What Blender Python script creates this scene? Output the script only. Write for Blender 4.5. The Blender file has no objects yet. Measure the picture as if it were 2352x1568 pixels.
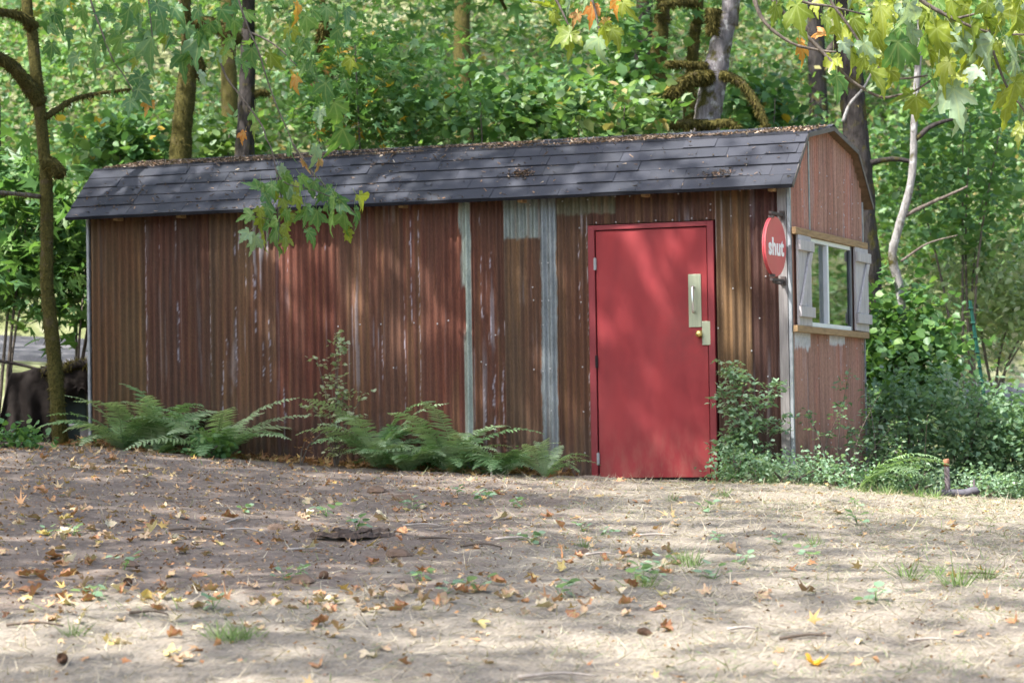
import bpy, math, random
import numpy as np
from mathutils import Matrix, Vector
RNG = np.random.default_rng(7)
random.seed(7)
SC = bpy.context.scene
COL = SC.collection

# ------------------------------------------------------------------ camera
CAM = np.array([5.924, -22.059, 0.457])
YAW, PITCH, ROLL = 20.642, 1.677, 0.894
FPX = 6962.7 / 2500.0 * 2352.0            # focal length in the pixel units used below (picture 2352 wide)
def _basis():
    y, p, r = (math.radians(v) for v in (YAW, PITCH, ROLL))
    f = np.array([-math.sin(y) * math.cos(p), math.cos(y) * math.cos(p), math.sin(p)])
    r0 = np.cross(f, [0, 0, 1]); r0 /= np.linalg.norm(r0); u0 = np.cross(r0, f)
    return math.cos(r) * r0 - math.sin(r) * u0, math.cos(r) * u0 + math.sin(r) * r0, f
CR, CU, CF = _basis()
FH = np.array([-math.sin(math.radians(YAW)), math.cos(math.radians(YAW))])
RH = np.array([FH[1], -FH[0]])
cam = bpy.data.cameras.new('camera'); camo = bpy.data.objects.new('camera', cam); COL.objects.link(camo)
camo.matrix_world = Matrix(((CR[0], CU[0], -CF[0], CAM[0]), (CR[1], CU[1], -CF[1], CAM[1]), (CR[2], CU[2], -CF[2], CAM[2]), (0, 0, 0, 1)))
cam.sensor_width = 36.0; cam.lens = 6962.7 / 2500.0 * 36.0
cam.clip_start = 0.2; cam.clip_end = 600
cam.dof.use_dof = True; cam.dof.focus_distance = 18.8; cam.dof.aperture_fstop = 4.5
SC.camera = camo

# ------------------------------------------------------------------ sky, sun, exposure
SUN_TRAVEL = Vector((0.62, 1.0, -1.55)).normalized()
world = bpy.data.worlds.new('World'); SC.world = world; world.use_nodes = True
wn = world.node_tree.nodes; wl = world.node_tree.links
sky = wn.new('ShaderNodeTexSky'); sky.sky_type = 'NISHITA'; sky.sun_disc = False
sky.sun_elevation = math.asin(-SUN_TRAVEL.z)
sky.sun_rotation = math.atan2(-SUN_TRAVEL.x, -SUN_TRAVEL.y)
sky.dust_density = 3.0; sky.air_density = 0.75
wl.new(sky.outputs[0], wn['Background'].inputs[0]); wn['Background'].inputs[1].default_value = 0.15
sun = bpy.data.lights.new('sun', 'SUN'); sun.energy = 2.7; sun.angle = math.radians(0.55); sun.color = (1.0, 0.975, 0.95)
suno = bpy.data.objects.new('sun', sun); COL.objects.link(suno)
suno.rotation_euler = SUN_TRAVEL.to_track_quat('-Z', 'Y').to_euler(); suno.location = (-8, -10, 20)
SC.view_settings.view_transform = 'Standard'; SC.view_settings.look = 'None'
SC.view_settings.exposure = 2.2; SC.view_settings.gamma = 1.0
SC.render.engine = 'CYCLES'
SC.cycles.max_bounces = 6; SC.cycles.diffuse_bounces = 3; SC.cycles.glossy_bounces = 3
SC.cycles.transmission_bounces = 4; SC.cycles.transparent_max_bounces = 6
SC.cycles.caustics_reflective = False; SC.cycles.caustics_refractive = False
try:
    SC.cycles.use_denoising = True; SC.cycles.denoiser = 'OPENIMAGEDENOISE'
except Exception:
    pass

# ------------------------------------------------------------------ places
def at(px, py, d):
    """the point seen at (px,py) of the 2352-wide photograph, d metres in front of the camera"""
    return CAM + d * (CF + CR * (px - 1176.0) / FPX - CU * (py - 784.0) / FPX)
def ud(u, d, z=0.0):
    p = CAM[:2] + RH * u + FH * d
    return np.array([p[0], p[1], z])
def to_ud(x, y):
    rx = x - CAM[0]; ry = y - CAM[1]
    return rx * RH[0] + ry * RH[1], rx * FH[0] + ry * FH[1]
def wall_x(px, py):                        # x where the ray meets the front wall plane y = 0
    v = CF + CR * (px - 1176.0) / FPX - CU * (py - 784.0) / FPX
    t = -CAM[1] / v[1]; p = CAM + t * v
    return p[0], p[2]
def gable_y(px, py):                       # (y,z) where the ray meets the gable plane x = 0
    v = CF + CR * (px - 1176.0) / FPX - CU * (py - 784.0) / FPX
    t = -CAM[0] / v[0]; p = CAM + t * v
    return p[1], p[2]

# ------------------------------------------------------------------ numpy noise
def _h(ix, iy, s):
    n = (ix.astype(np.int64) * 374761393 + iy.astype(np.int64) * 668265263 + s * 1274126177) & 0xffffffff
    n = ((n ^ (n >> 13)) * 1274126177) & 0xffffffff
    return ((n ^ (n >> 16)) & 0xffff) / 65535.0
def vn(x, y, s=0):
    x = np.asarray(x, float); y = np.asarray(y, float)
    ix = np.floor(x); iy = np.floor(y); fx = x - ix; fy = y - iy
    fx = fx * fx * (3 - 2 * fx); fy = fy * fy * (3 - 2 * fy)
    a = _h(ix, iy, s); b = _h(ix + 1, iy, s); c = _h(ix, iy + 1, s); e = _h(ix + 1, iy + 1, s)
    return (a * (1 - fx) + b * fx) * (1 - fy) + (c * (1 - fx) + e * fx) * fy
def fbm(x, y, s=0, o=4):
    v = 0; a = 0.5; t = 0
    for k in range(o):
        v = v + a * vn(x * 2 ** k, y * 2 ** k, s + 17 * k); t += a; a *= 0.5
    return v / t
def sstep(a, b, x):
    t = np.clip((x - a) / (b - a), 0, 1); return t * t * (3 - 2 * t)

# ------------------------------------------------------------------ terrain height
def road_mid(u): return 31.0 + 0.0 * u
def terrain(x, y, bumps=True):
    x = np.asarray(x, float); y = np.asarray(y, float)
    u, d = to_ud(x, y)
    crest = np.interp(u, [-9, -5, -3.6, -2.4, -1.5, 0.0, 1.05, 2.1, 3.2, 4.2, 8], [.42, .38, .335, .22, .12, .05, .0, -.04, -.16, -.22, -.3])
    near = -0.53 - 0.012 * u
    t = (d - 10.7) / (21.0 - 10.7)
    s = np.where(t < 1, t * (1.42 - 0.42 * t), 1.0)
    s = np.where(t < 0, t * 1.1, s)
    s = np.maximum(s, -2.0)
    z = near + (crest - near) * s
    rn = 0.88 - 0.062 * u; rn = np.clip(rn, 0.2, 1.8)
    z = z + (rn - z) * sstep(26.3, 31.0, d)
    z = np.where(d > 31, rn + 0.075 * np.minimum(d - 31, 5.0), z)
    hill = np.maximum(d - 36.2, 0)
    z = z + np.where(hill < 40, 0.60 * hill, 24.0) * 1.0
    if bumps:
        z = z + 0.05 * (fbm(x * .7, y * .7, 3) - .5) * sstep(6, 11, d) + 0.5 * (fbm(x * .35, y * .35, 9) - .5) * sstep(36.5, 41, d)
        fine = sstep(27, 23, d)
        z = z + fine * (0.06 * (fbm(x * 2.3, y * 2.3, 21) - .5) + 0.026 * (fbm(x * 9, y * 9, 22, 3) - .5))
    return z
def gz(x, y): return float(terrain(np.array([x]), np.array([y]))[0])
def ground_at(px, py):
    """where the ray through (px,py) first meets the ground"""
    v = CF + CR * (px - 1176.0) / FPX - CU * (py - 784.0) / FPX
    ds = np.arange(8.0, 40.0, 0.04)
    P = CAM[None, :] + ds[:, None] * v[None, :]
    below = P[:, 2] <= terrain(P[:, 0], P[:, 1])
    i = int(np.argmax(below)) if below.any() else len(ds) - 1
    return P[i]

# ------------------------------------------------------------------ mesh helpers
def raw(name, V, F, mats, smooth=False, attrs=None, mi=None):
    """mesh data from arrays; F is (n,3) or (n,4)"""
    V = np.asarray(V, np.float32).reshape(-1, 3); F = np.asarray(F, np.int32); k = F.shape[1]
    me = bpy.data.meshes.new(name)
    me.vertices.add(len(V)); me.vertices.foreach_set('co', V.ravel())
    me.loops.add(F.size); me.loops.foreach_set('vertex_index', F.ravel())
    me.polygons.add(len(F)); me.polygons.foreach_set('loop_start', np.arange(len(F), dtype=np.int32) * k)
    if smooth: me.polygons.foreach_set('use_smooth', np.ones(len(F), bool))
    if mi is not None: me.polygons.foreach_set('material_index', np.asarray(mi, np.int32))
    for m in (mats if isinstance(mats, (list, tuple)) else [mats]): me.materials.append(m)
    if attrs:
        for nm, arr in attrs.items():
            a = me.attributes.new(nm, 'FLOAT_COLOR', 'POINT'); c = np.ones((len(V), 4), np.float32); arr = np.asarray(arr); c[:, :arr.shape[1]] = arr
            a.data.foreach_set('color', c.ravel())
    me.update(calc_edges=True)
    return me
def link(name, data, parent=None, loc=None):
    o = bpy.data.objects.new(name, data); COL.objects.link(o)
    if parent is not None: o.parent = parent
    if loc is not None: o.location = [float(v) for v in loc]
    return o
def tag(o, label=None, cat=None, group=None, kind=None):
    if label: o['label'] = label
    if cat: o['category'] = cat
    if group: o['group'] = group
    if kind: o['kind'] = kind
    return o
def thing(name, label, cat, loc=(0, 0, 0), group=None):
    return tag(link(name, None, None, loc), label, cat, group)

class MB:
    """collects quads and triangles, builds ONE mesh"""
    def __init__(self): self.v = []; self.f = []
    def add(self, V, F):
        n = len(self.v); self.v += [tuple(map(float, p)) for p in V]; self.f += [tuple(i + n for i in f) for f in F]; return self
    def box(self, x0, x1, y0, y1, z0, z1, M=None):
        V = [(x0, y0, z0), (x1, y0, z0), (x1, y1, z0), (x0, y1, z0), (x0, y0, z1), (x1, y0, z1), (x1, y1, z1), (x0, y1, z1)]
        if M is not None: V = [M @ Vector(p) for p in V]
        return self.add(V, [(0, 3, 2, 1), (4, 5, 6, 7), (0, 1, 5, 4), (1, 2, 6, 5), (2, 3, 7, 6), (3, 0, 4, 7)])
    def tube(self, P, R, n=8, cap=True):
        P = [np.asarray(p, float) for p in P]; m = len(P)
        if np.isscalar(R): R = [R] * m
        base = len(self.v); ref = None
        for i in range(m):
            t = P[min(i + 1, m - 1)] - P[max(i - 1, 0)]; t = t / (np.linalg.norm(t) + 1e-9)
            if ref is None:
                ref = np.array([0, 0, 1.0]) if abs(t[2]) < .9 else np.array([1.0, 0, 0])
            a = ref - t * (ref @ t); a = a / (np.linalg.norm(a) + 1e-9); b = np.cross(t, a); ref = a
            for k in range(n):
                g = 2 * math.pi * k / n
                self.v.append(tuple(P[i] + R[i] * (math.cos(g) * a + math.sin(g) * b)))
        for i in range(m - 1):
            for k in range(n):
                k2 = (k + 1) % n
                self.f.append((base + i * n + k, base + i * n + k2, base + (i + 1) * n + k2, base + (i + 1) * n + k))
        if cap:
            self.f.append(tuple(base + k for k in range(n))[::-1]); self.f.append(tuple(base + (m - 1) * n + k for k in range(n)))
        return self
    def build(self, name, mat, parent=None, smooth=False, bevel=0.0, noise=None):
        me = bpy.data.meshes.new(name)
        v = self.v
        if noise:
            A = np.array(v); s, f = noise
            A = A + s * (np.stack([fbm(A[:, 0] * f + A[:, 2] * f, A[:, 1] * f + A[:, 2] * f * .7, 5 + k) for k in range(3)], 1) - .5)
            v = [tuple(p) for p in A]
        me.from_pydata(v, [], self.f); me.materials.append(mat)
        if smooth: me.polygons.foreach_set('use_smooth', [True] * len(me.polygons))
        me.update(); o = link(name, me, parent)
        if bevel:
            b = o.modifiers.new('bevel', 'BEVEL'); b.width = bevel; b.segments = 2; b.limit_method = 'ANGLE'
        return o

def frames(n, t):
    """orthonormal frames: columns side, tip, normal"""
    n = n / (np.linalg.norm(n, axis=1, keepdims=True) + 1e-9)
    t = t - n * (n * t).sum(1, keepdims=True); t = t / (np.linalg.norm(t, axis=1, keepdims=True) + 1e-9)
    s = np.cross(t, n)
    return np.stack([s, t, n], 2)
def scatter(tV, tF, P, R, S, bend=None):
    """copies of a template at P with frames R and sizes S"""
    N = len(P); V = np.repeat(tV[None], N, 0).astype(np.float32)
    if bend is not None:
        V[:, :, 2] += bend[:, 0:1] * V[:, :, 1] ** 2 + bend[:, 1:2] * V[:, :, 0] ** 2
    V = V * np.asarray(S).reshape(N, 1, -1)
    V = np.einsum('nij,nkj->nki', R, V) + P[:, None, :]
    F = (tF[None] + (np.arange(N) * len(tV))[:, None, None])
    return V.reshape(-1, 3), F.reshape(-1, tF.shape[1])
def join(parts):
    V = []; F = []; n = 0
    for v, f in parts:
        V.append(v); F.append(f + n); n += len(v)
    return np.concatenate(V), np.concatenate(F)
def unit(n): 
    v = RNG.normal(size=(n, 3)); return v / np.linalg.norm(v, axis=1, keepdims=True)

# leaf templates: base at origin, tip +y, normal +z
LEAF = (np.array([[0, 0, 0], [-.33, .42, .07], [0, .5, -.03], [.33, .42, .07], [0, 1, -.05]], np.float32),
        np.array([[0, 2, 1], [0, 3, 2], [1, 2, 4], [2, 3, 4]], np.int32))
ROUND = (np.array([[0, 0, 0], [-.38, .22, .05], [-.42, .6, .06], [0, 1, -.04], [.42, .6, .06], [.38, .22, .05], [0, .5, -.03]], np.float32),
         np.array([[0, 6, 1], [1, 6, 2], [2, 6, 3], [3, 6, 4], [4, 6, 5], [5, 6, 0]], np.int32))
BLADE = (np.array([[-.5, 0, 0], [.5, 0, 0], [.28, .6, .0], [-.28, .6, .0], [0, 1, 0]], np.float32),
         np.array([[0, 1, 2], [0, 2, 3], [3, 2, 4]], np.int32))
CHIP = (np.array([[-.5, -.5, 0], [.5, -.35, .15], [.4, .5, 0], [-.35, .45, .2]], np.float32), np.array([[0, 1, 2], [0, 2, 3]], np.int32))
def star_leaf():                          # five-lobed maple leaf of few triangles
    pts = [(0, 0)]; out = []
    for a, r in ((-118, .45), (-88, .24), (-52, .82), (-24, .33), (0, 1.0), (24, .33), (52, .82), (88, .24), (118, .45)):
        out.append((math.sin(math.radians(a)) * r, math.cos(math.radians(a)) * r + .22))
    V = [(0, .22, -.03)] + [(x, y, .05 * abs(x) - .05 * (y - .2) ** 2) for x, y in out] + [(0, 0.06, 0)]
    n = len(out); F = [(0, i + 2, i + 1) for i in range(n - 1)] + [(0, 1, n + 1), (0, n + 1, n)]
    return np.array(V, np.float32), np.array(F, np.int32)
STAR = star_leaf()
def maple_leaf(seed, curl=.25, droop=.3, petiole=True, fold=0.0, crumple=0.0):
    """big-leaf maple: five deep toothed lobes, veins as a vertex mask"""
    r = random.Random(seed); V = [(0, 0, 0)]; F = []; vein = [1.0]
    lobes = [(-102, .46, .16), (-50, .82, .24), (0, 1.0, .27), (50, .82, .24), (102, .46, .16)]
    sinus = [(-150, .16), (-82, .27), (-27, .36), (27, .36), (82, .27), (150, .16)]
    def pol(a, q): return (math.sin(math.radians(a)) * q, math.cos(math.radians(a)) * q)
    for i, (a, q, w) in enumerate(lobes):
        a += r.uniform(-6, 6); q *= r.uniform(.9, 1.08)
        ax = np.array(pol(a, 1)); pr = np.array((ax[1], -ax[0]))
        S0 = np.array(pol(*sinus[i])); S1 = np.array(pol(*sinus[i + 1]))
        L1 = ax * q * .60 - pr * w * r.uniform(.85, 1.1); L2 = ax * q * .72 - pr * w * .42; L3 = ax * q * .8 - pr * w * .5
        R1 = ax * q * .60 + pr * w * r.uniform(.85, 1.1); R2 = ax * q * .72 + pr * w * .42; R3 = ax * q * .8 + pr * w * .5
        M = ax * q * .45; M2 = ax * q * .74; T = ax * q
        b = len(V); P = [S0, L1, L2, L3, T, R3, R2, R1, S1, M, M2]
        V += [(p[0], p[1], 0) for p in P]; vein += [0, 0, 0, 0, .7, 0, 0, 0, 0, 1, 1]
        F += [(0, b + 9, b), (b, b + 9, b + 1), (b + 1, b + 9, b + 2), (b + 2, b + 9, b + 10), (b + 2, b + 10, b + 3), (b + 3, b + 10, b + 4),
              (b + 4, b + 10, b + 5), (b + 5, b + 10, b + 6), (b + 6, b + 10, b + 9), (b + 6, b + 9, b + 7), (b + 7, b + 9, b + 8), (b + 8, b + 9, 0)]
    A = np.array(V, np.float32); vein = np.array(vein, np.float32)
    ph = r.uniform(0, 6)
    A[:, 2] = -droop * A[:, 1] * np.abs(A[:, 1]) + curl * A[:, 0] ** 2 * r.uniform(-1, 1.2) + .05 * np.sin(7 * A[:, 0] + ph) * np.cos(6 * A[:, 1] + ph) + (1 - vein) * .035
    fz = r.uniform(-1, 1); rr_ = np.hypot(A[:, 0], A[:, 1])
    A[:, 2] -= (.12 + .25 * fold) * rr_ ** 2 * r.uniform(.3, 1.4)
    if fold:
        ph2 = fold * r.uniform(.4, 1.3); sk = r.uniform(-.25, .25); q = A[:, 0] + sk * A[:, 1]; A[:, 2] += np.abs(q) * math.sin(ph2); A[:, 0] = q * math.cos(ph2) - sk * A[:, 1]
    if crumple:
        for k in range(3): A[:, k] += crumple * (fbm(A[:, 0] * 3 + seed, A[:, 1] * 3 + k * 7, seed + k, 2) - .5)
    if petiole:
        b = len(A); k = []
        for j, (y, z) in enumerate(((0, 0), (-.3, .05), (-.62, .16))):
            k += [(-.012, y, z), (.012, y, z), (0, y, z - .02)]
        A = np.concatenate([A, np.array(k, np.float32)]); vein = np.concatenate([vein, np.ones(9, np.float32)])
        for j in range(2):
            o = b + 3 * j
            for p, q in ((0, 1), (1, 2), (2, 0)): F += [(o + p, o + q, o + 3 + q), (o + p, o + 3 + q, o + 3 + p)]
    return A, np.array(F, np.int32), vein

# ------------------------------------------------------------------ materials
def lin(r, g, b):
    f = lambda c: c / 12.92 if c <= .04045 else ((c + .055) / 1.055) ** 2.4
    return (f(r / 255), f(g / 255), f(b / 255), 1)
class Mat:
    def __init__(self, name):
        self.m = bpy.data.materials.new(name); self.m.use_nodes = True
        self.t = self.m.node_tree; self.n = self.t.nodes; self.b = self.n['Principled BSDF']; self.out = self.n['Material Output']
    def new(self, ty, **kw):
        nd = self.n.new(ty)
        for k, v in kw.items(): setattr(nd, k, v)
        return nd
    def l(self, a, b): self.t.links.new(a, b)
    def coord(self, scale=(1, 1, 1), kind='Object'):
        tc = self.new('ShaderNodeTexCoord'); mp = self.new('ShaderNodeMapping'); mp.inputs['Scale'].default_value = scale
        self.l(tc.outputs[kind], mp.inputs[0]); return mp.outputs[0]
    def noise(self, scale, detail=4, co=None, rough=.55):
        nd = self.new('ShaderNodeTexNoise'); nd.inputs['Scale'].default_value = scale; nd.inputs['Detail'].default_value = detail; nd.inputs['Roughness'].default_value = rough
        if co is not None: self.l(co, nd.inputs['Vector'])
        return nd.outputs[0]
    def ramp(self, fac, stops):
        nd = self.new('ShaderNodeValToRGB'); e = nd.color_ramp.elements
        while len(e) < len(stops): e.new(.5)
        for el, (p, c) in zip(e, stops): el.position = p; el.color = c if len(c) == 4 else (*c, 1)
        self.l(fac, nd.inputs[0]); return nd.outputs[0]
    def mix(self, f, a, b, mode='MIX'):
        nd = self.new('ShaderNodeMix', data_type='RGBA', blend_type=mode)
        for s, v in ((0, f), (6, a), (7, b)):
            if hasattr(v, 'default_value') or hasattr(v, 'is_linked'): self.l(v, nd.inputs[s])
            else: nd.inputs[s].default_value = v
        return nd.outputs[2]
    def math(self, op, a, b=0.0):
        nd = self.new('ShaderNodeMath', operation=op)
        for s, v in ((0, a), (1, b)):
            if hasattr(v, 'is_linked'): self.l(v, nd.inputs[s])
            else: nd.inputs[s].default_value = v
        return nd.outputs[0]
    def bump(self, h, strength=.4, dist=.01):
        nd = self.new('ShaderNodeBump'); nd.inputs['Strength'].default_value = strength; nd.inputs['Distance'].default_value = dist
        self.l(h, nd.inputs['Height']); self.l(nd.outputs[0], self.b.inputs['Normal'])
    def set(self, col=None, rough=None, metal=None, spec=None):
        if col is not None:
            if hasattr(col, 'is_linked'): self.l(col, self.b.inputs['Base Color'])
            else: self.b.inputs['Base Color'].default_value = col if len(col) == 4 else (*col, 1)
        for nm, v in (('Roughness', rough), ('Metallic', metal), ('Specular IOR Level', spec)):
            if v is None: continue
            if hasattr(v, 'is_linked'): self.l(v, self.b.inputs[nm])
            else: self.b.inputs[nm].default_value = v
        return self
def simple(name, col, rough=.7, metal=0.0, var=.25, scale=30, spec=.35, stretch=(1, 1, 1), bump=.15):
    M = Mat(name); co = M.coord(stretch); n = M.noise(scale, 5, co)
    c = M.ramp(n, [(.25, tuple(v * (1 - var) for v in col[:3])), (.75, tuple(min(1, v * (1 + var)) for v in col[:3]))])
    M.set(c, rough, metal, spec)
    if bump: M.bump(n, bump, .004)
    return M.m
def leafmat(name, stops, trans=.38, rough=.45, obj_random=False, vein=False, spec=.35):
    M = Mat(name)
    if obj_random: r = M.new('ShaderNodeObjectInfo').outputs['Random']
    else: r = M.new('ShaderNodeNewGeometry').outputs['Random Per Island']
    c = M.ramp(r, stops)
    n = M.noise(9, 3, M.coord())
    c = M.mix(.55, c, M.mix(n, (.45, .45, .4, 1), (1.5, 1.5, 1.45, 1)), 'MULTIPLY')
    if vein:
        a = M.new('ShaderNodeAttribute', attribute_name='vein'); p = M.math('POWER', a.outputs['Fac'], 7.0)
        c = M.mix(M.math('MULTIPLY', p, .55), c, (.36, .42, .16, 1))
    M.set(c, rough, 0, spec)
    tr = M.new('ShaderNodeBsdfTranslucent'); tc = M.mix(1.0, c, (1.45, 1.5, .8, 1), 'MULTIPLY'); M.l(tc, tr.inputs[0])
    mx = M.new('ShaderNodeMixShader'); mx.inputs[0].default_value = trans
    M.l(M.b.outputs[0], mx.inputs[1]); M.l(tr.outputs[0], mx.inputs[2]); M.l(mx.outputs[0], M.out.inputs[0])
    return M.m
G = dict(dark=(.05, .115, .042), mid=(.085, .18, .058), blue=(.088, .178, .075), yg=(.15, .25, .065), lime=(.19, .295, .085), pale=(.28, .35, .25),
         yel=(.46, .28, .03), org=(.42, .17, .03), brn=(.20, .10, .04), dry=(.38, .28, .13))
def st(*names):
    k = len(names); return [(i / (k - 1) if k > 1 else 0, G[n]) for i, n in enumerate(names)]
M_LEAF = dict(
    mix=leafmat('leaf_mixed', [(0, G['dark']), (.2, G['mid']), (.4, G['blue']), (.55, G['mid']), (.7, G['yg']), (.82, G['mid']), (.95, G['blue']), (1, G['yel'])]),
    green=leafmat('leaf_green', st('mid', 'blue', 'mid', 'yg', 'mid')),
    dark=leafmat('leaf_dark', st('dark', 'blue', 'dark', 'mid')),
    light=leafmat('leaf_light', st('yg', 'mid', 'lime', 'yg', 'pale', 'lime')),
    hill=leafmat('leaf_hillside', st('mid', 'yg', 'blue', 'lime', 'mid', 'pale', 'yg', 'mid', 'dry')),
    sprig=leafmat('leaf_bramble', [(0, (.10, .18, .10)), (.5, (.15, .25, .14)), (.8, (.12, .21, .1)), (1, (.25, .32, .22))]),
    milky=leafmat('leaf_painted_sunlit', [(0, (.2, .28, .12)), (.4, (.3, .37, .2)), (.7, (.24, .3, .14)), (1, (.42, .42, .28))]),  # sunlight on the right-edge bush put into a paler leaf colour
    autumn=leafmat('leaf_turning', [(0, G['mid']), (.3, G['blue']), (.5, G['mid']), (.72, G['yg']), (.86, G['mid']), (.93, G['yg']), (.97, G['yel']), (1, G['brn'])]))
M_NEAR = dict(
    y=leafmat('maple_yellow_green', [(0, (.19, .235, .03)), (.5, (.25, .28, .035)), (1, (.14, .2, .03))], .42, .4, True, True),
    g=leafmat('maple_green', [(0, (.08, .18, .05)), (1, (.14, .25, .06))], .38, .4, True, True),
    b=leafmat('maple_shade_green', [(0, (.065, .15, .055)), (1, (.12, .23, .085))], .4, .38, True, True),  # shade put into the leaf colour: darker and bluer than the plain green
    p=leafmat('maple_pale_underside', [(0, (.25, .33, .25)), (1, (.2, .29, .14))], .3, .42, True, True),
    o=leafmat('maple_orange', [(0, (.5, .26, .04)), (1, (.42, .15, .03))], .4, .45, True, True),
    n=leafmat('maple_brown', [(0, (.3, .13, .04)), (1, (.42, .26, .1))], .25, .6, True, True))
M_FALL = dict(
    tan=leafmat('fallen_tan', [(0, (.36, .23, .14)), (.5, (.46, .32, .21)), (1, (.27, .16, .095))], .12, .6, True, True),
    rust=leafmat('fallen_rust', [(0, (.30, .13, .065)), (1, (.40, .2, .10))], .12, .6, True, True),
    yellow=leafmat('fallen_yellow', [(0, (.5, .36, .12)), (1, (.48, .40, .18))], .15, .55, True, True),
    pale=leafmat('fallen_pale', [(0, (.6, .5, .36)), (1, (.5, .38, .24))], .12, .6, True, True),
    orange=leafmat('fallen_orange', [(0, (.75, .34, .03)), (1, (.8, .42, .05))], .3, .5, True, True))
M_LITTER = leafmat('litter_mix', [(0, (.10, .055, .03)), (.3, (.2, .11, .06)), (.6, (.32, .2, .1)), (.8, (.42, .22, .09)), (1, (.5, .4, .25))], .1, .7)
M_STRAW = leafmat('dry_grass', [(0, (.32, .275, .205)), (.5, (.44, .39, .30)), (1, (.23, .19, .14))], .2, .6)
M_GRASS = leafmat('green_grass', [(0, (.12, .2, .05)), (.5, (.2, .28, .1)), (1, (.09, .16, .04))], .3, .5)
M_FERN = leafmat('fern_green', [(0, (.11, .22, .085)), (.5, (.18, .31, .13)), (1, (.25, .37, .19))], .3, .45)
M_FERN2 = leafmat('fern_pale_green', [(0, (.24, .35, .17)), (1, (.36, .45, .28))], .3, .45)
M_FERNDRY = leafmat('fern_dry', [(0, (.25, .13, .05)), (1, (.35, .2, .08))], .2, .6)
def bark(name, c1, c2, moss=0.0, lichen=0.0):
    M = Mat(name); co = M.coord((1, 1, .28)); n = M.noise(28, 6, co, .65); w = M.noise(7, 3, M.coord())
    c = M.ramp(n, [(.3, c1), (.62, c2)])
    if lichen: c = M.mix(M.ramp(M.noise(13, 4, M.coord()), [(.56, (0, 0, 0)), (.66, (lichen,) * 3)]), c, (.42, .42, .4, 1))
    if moss:
        mn = M.noise(60, 4, M.coord()); mc = M.ramp(mn, [(.3, (.03, .029, .008)), (.7, (.10, .085, .022))])
        f = M.ramp(w, [(.62 - moss * .5, (0, 0, 0)), (.74 - moss * .5, (1, 1, 1))]); c = M.mix(f, c, mc)
    M.set(c, .9, 0, .15); M.bump(n, .9, .03)
    return M.m
B_DARK = bark('bark_dark', (.014, .012, .011), (.055, .047, .043), .15)
B_GREY = bark('bark_grey', (.07, .06, .058), (.22, .2, .2), .22, .7)
B_MOSS = bark('bark_mossy', (.04, .03, .018), (.11, .085, .045), .62)
B_PALE = bark('bark_pale', (.14, .128, .118), (.30, .285, .265), .12, .9)
B_TWIG = bark('bark_twig', (.07, .055, .045), (.18, .15, .12))
M_MOSS = leafmat('moss_tufts', [(0, (.03, .028, .008)), (.5, (.075, .065, .018)), (1, (.14, .115, .035))], .2, .8, spec=.1)

# ------------------------------------------------------------------ ground, road
def ground_material():
    M = Mat('dirt_and_dry_grass')
    co = M.coord()
    a = M.new('ShaderNodeAttribute', attribute_name='mask'); sep = M.new('ShaderNodeSeparateColor'); M.l(a.outputs['Color'], sep.inputs[0])
    n1 = M.noise(2.2, 6, co, .6); n2 = M.noise(26, 6, co, .7); n3 = M.noise(140, 3, co, .6)
    dirt = M.ramp(n2, [(.28, (.075, .057, .045)), (.5, (.145, .114, .091)), (.72, (.235, .19, .155))])
    dirt = M.mix(M.ramp(n1, [(.4, (0, 0, 0)), (.65, (.5, .5, .5))]), dirt, (.188, .152, .124, 1))
    speck = M.ramp(n3, [(.58, (0, 0, 0)), (.68, (1, 1, 1))]); dirt = M.mix(M.math('MULTIPLY', speck, .5), dirt, (.36, .30, .24, 1))
    straw = M.ramp(M.noise(70, 5, M.coord((1.0, .35, 1)), .7), [(.3, (.14, .116, .088)), (.5, (.235, .202, .157)), (.72, (.33, .293, .235))])
    f = M.math('ADD', sep.outputs[0], M.math('MULTIPLY', M.math('SUBTRACT', n1, .5), 1.1))
    c = M.mix(M.ramp(f, [(.33, (0, 0, 0)), (.66, (1, 1, 1))]), dirt, straw)
    hill = M.ramp(n1, [(.32, (.10, .11, .045)), (.5, (.16, .175, .08)), (.66, (.30, .29, .19))])
    c = M.mix(sep.outputs[1], c, hill)
    M.set(c, .95, 0, .15); M.bump(M.math('ADD', n2, M.math('MULTIPLY', n3, .4)), .8, .02)
    return M.m
us = np.unique(np.concatenate([np.linspace(-90, -14, 20), np.linspace(-14, -4.6, 40), np.linspace(-4.6, 4.6, 170), np.linspace(4.6, 14, 40), np.linspace(14, 90, 20)]).round(4))
ds = np.unique(np.concatenate([np.linspace(-60, 8, 20), np.linspace(8, 10.2, 12), np.linspace(10.2, 22.4, 230), np.linspace(22.4, 46, 110), np.linspace(46, 150, 40)]).round(4))
UU, DD = np.meshgrid(us, ds); X = CAM[0] + RH[0] * UU + FH[0] * DD; Y = CAM[1] + RH[1] * UU + FH[1] * DD
Z = terrain(X, Y)
nu, nd_ = len(us), len(ds); ii = np.arange(nu * nd_).reshape(nd_, nu)
GF = np.stack([ii[:-1, :-1], ii[:-1, 1:], ii[1:, 1:], ii[1:, :-1]], -1).reshape(-1, 4)
def straw_mask(U, D):
    base = sstep(-2.0, 2.2, U + (D - 16) * -.12 + 1.2 * (fbm(U * .6, D * .35, 41) - .5) * 2)
    near = sstep(14.2, 12.4, D + .25 * U * -1 + 1.2 * (fbm(U * .8, D * .5, 43) - .5) * 2) * .85
    return np.clip(np.maximum(base, near) * .9, 0, 1)
smask = straw_mask(UU, DD); hm = sstep(25.5, 27, DD)
ground = link('ground', raw('ground', np.stack([X, Y, Z], -1), GF, ground_material(), True, {'mask': np.stack([smask.ravel(), hm.ravel(), np.zeros(smask.size)], 1)}))
tag(ground, 'brown dirt and dry grass slope rising to the shed and the wooded hill', None, kind='structure')
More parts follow.
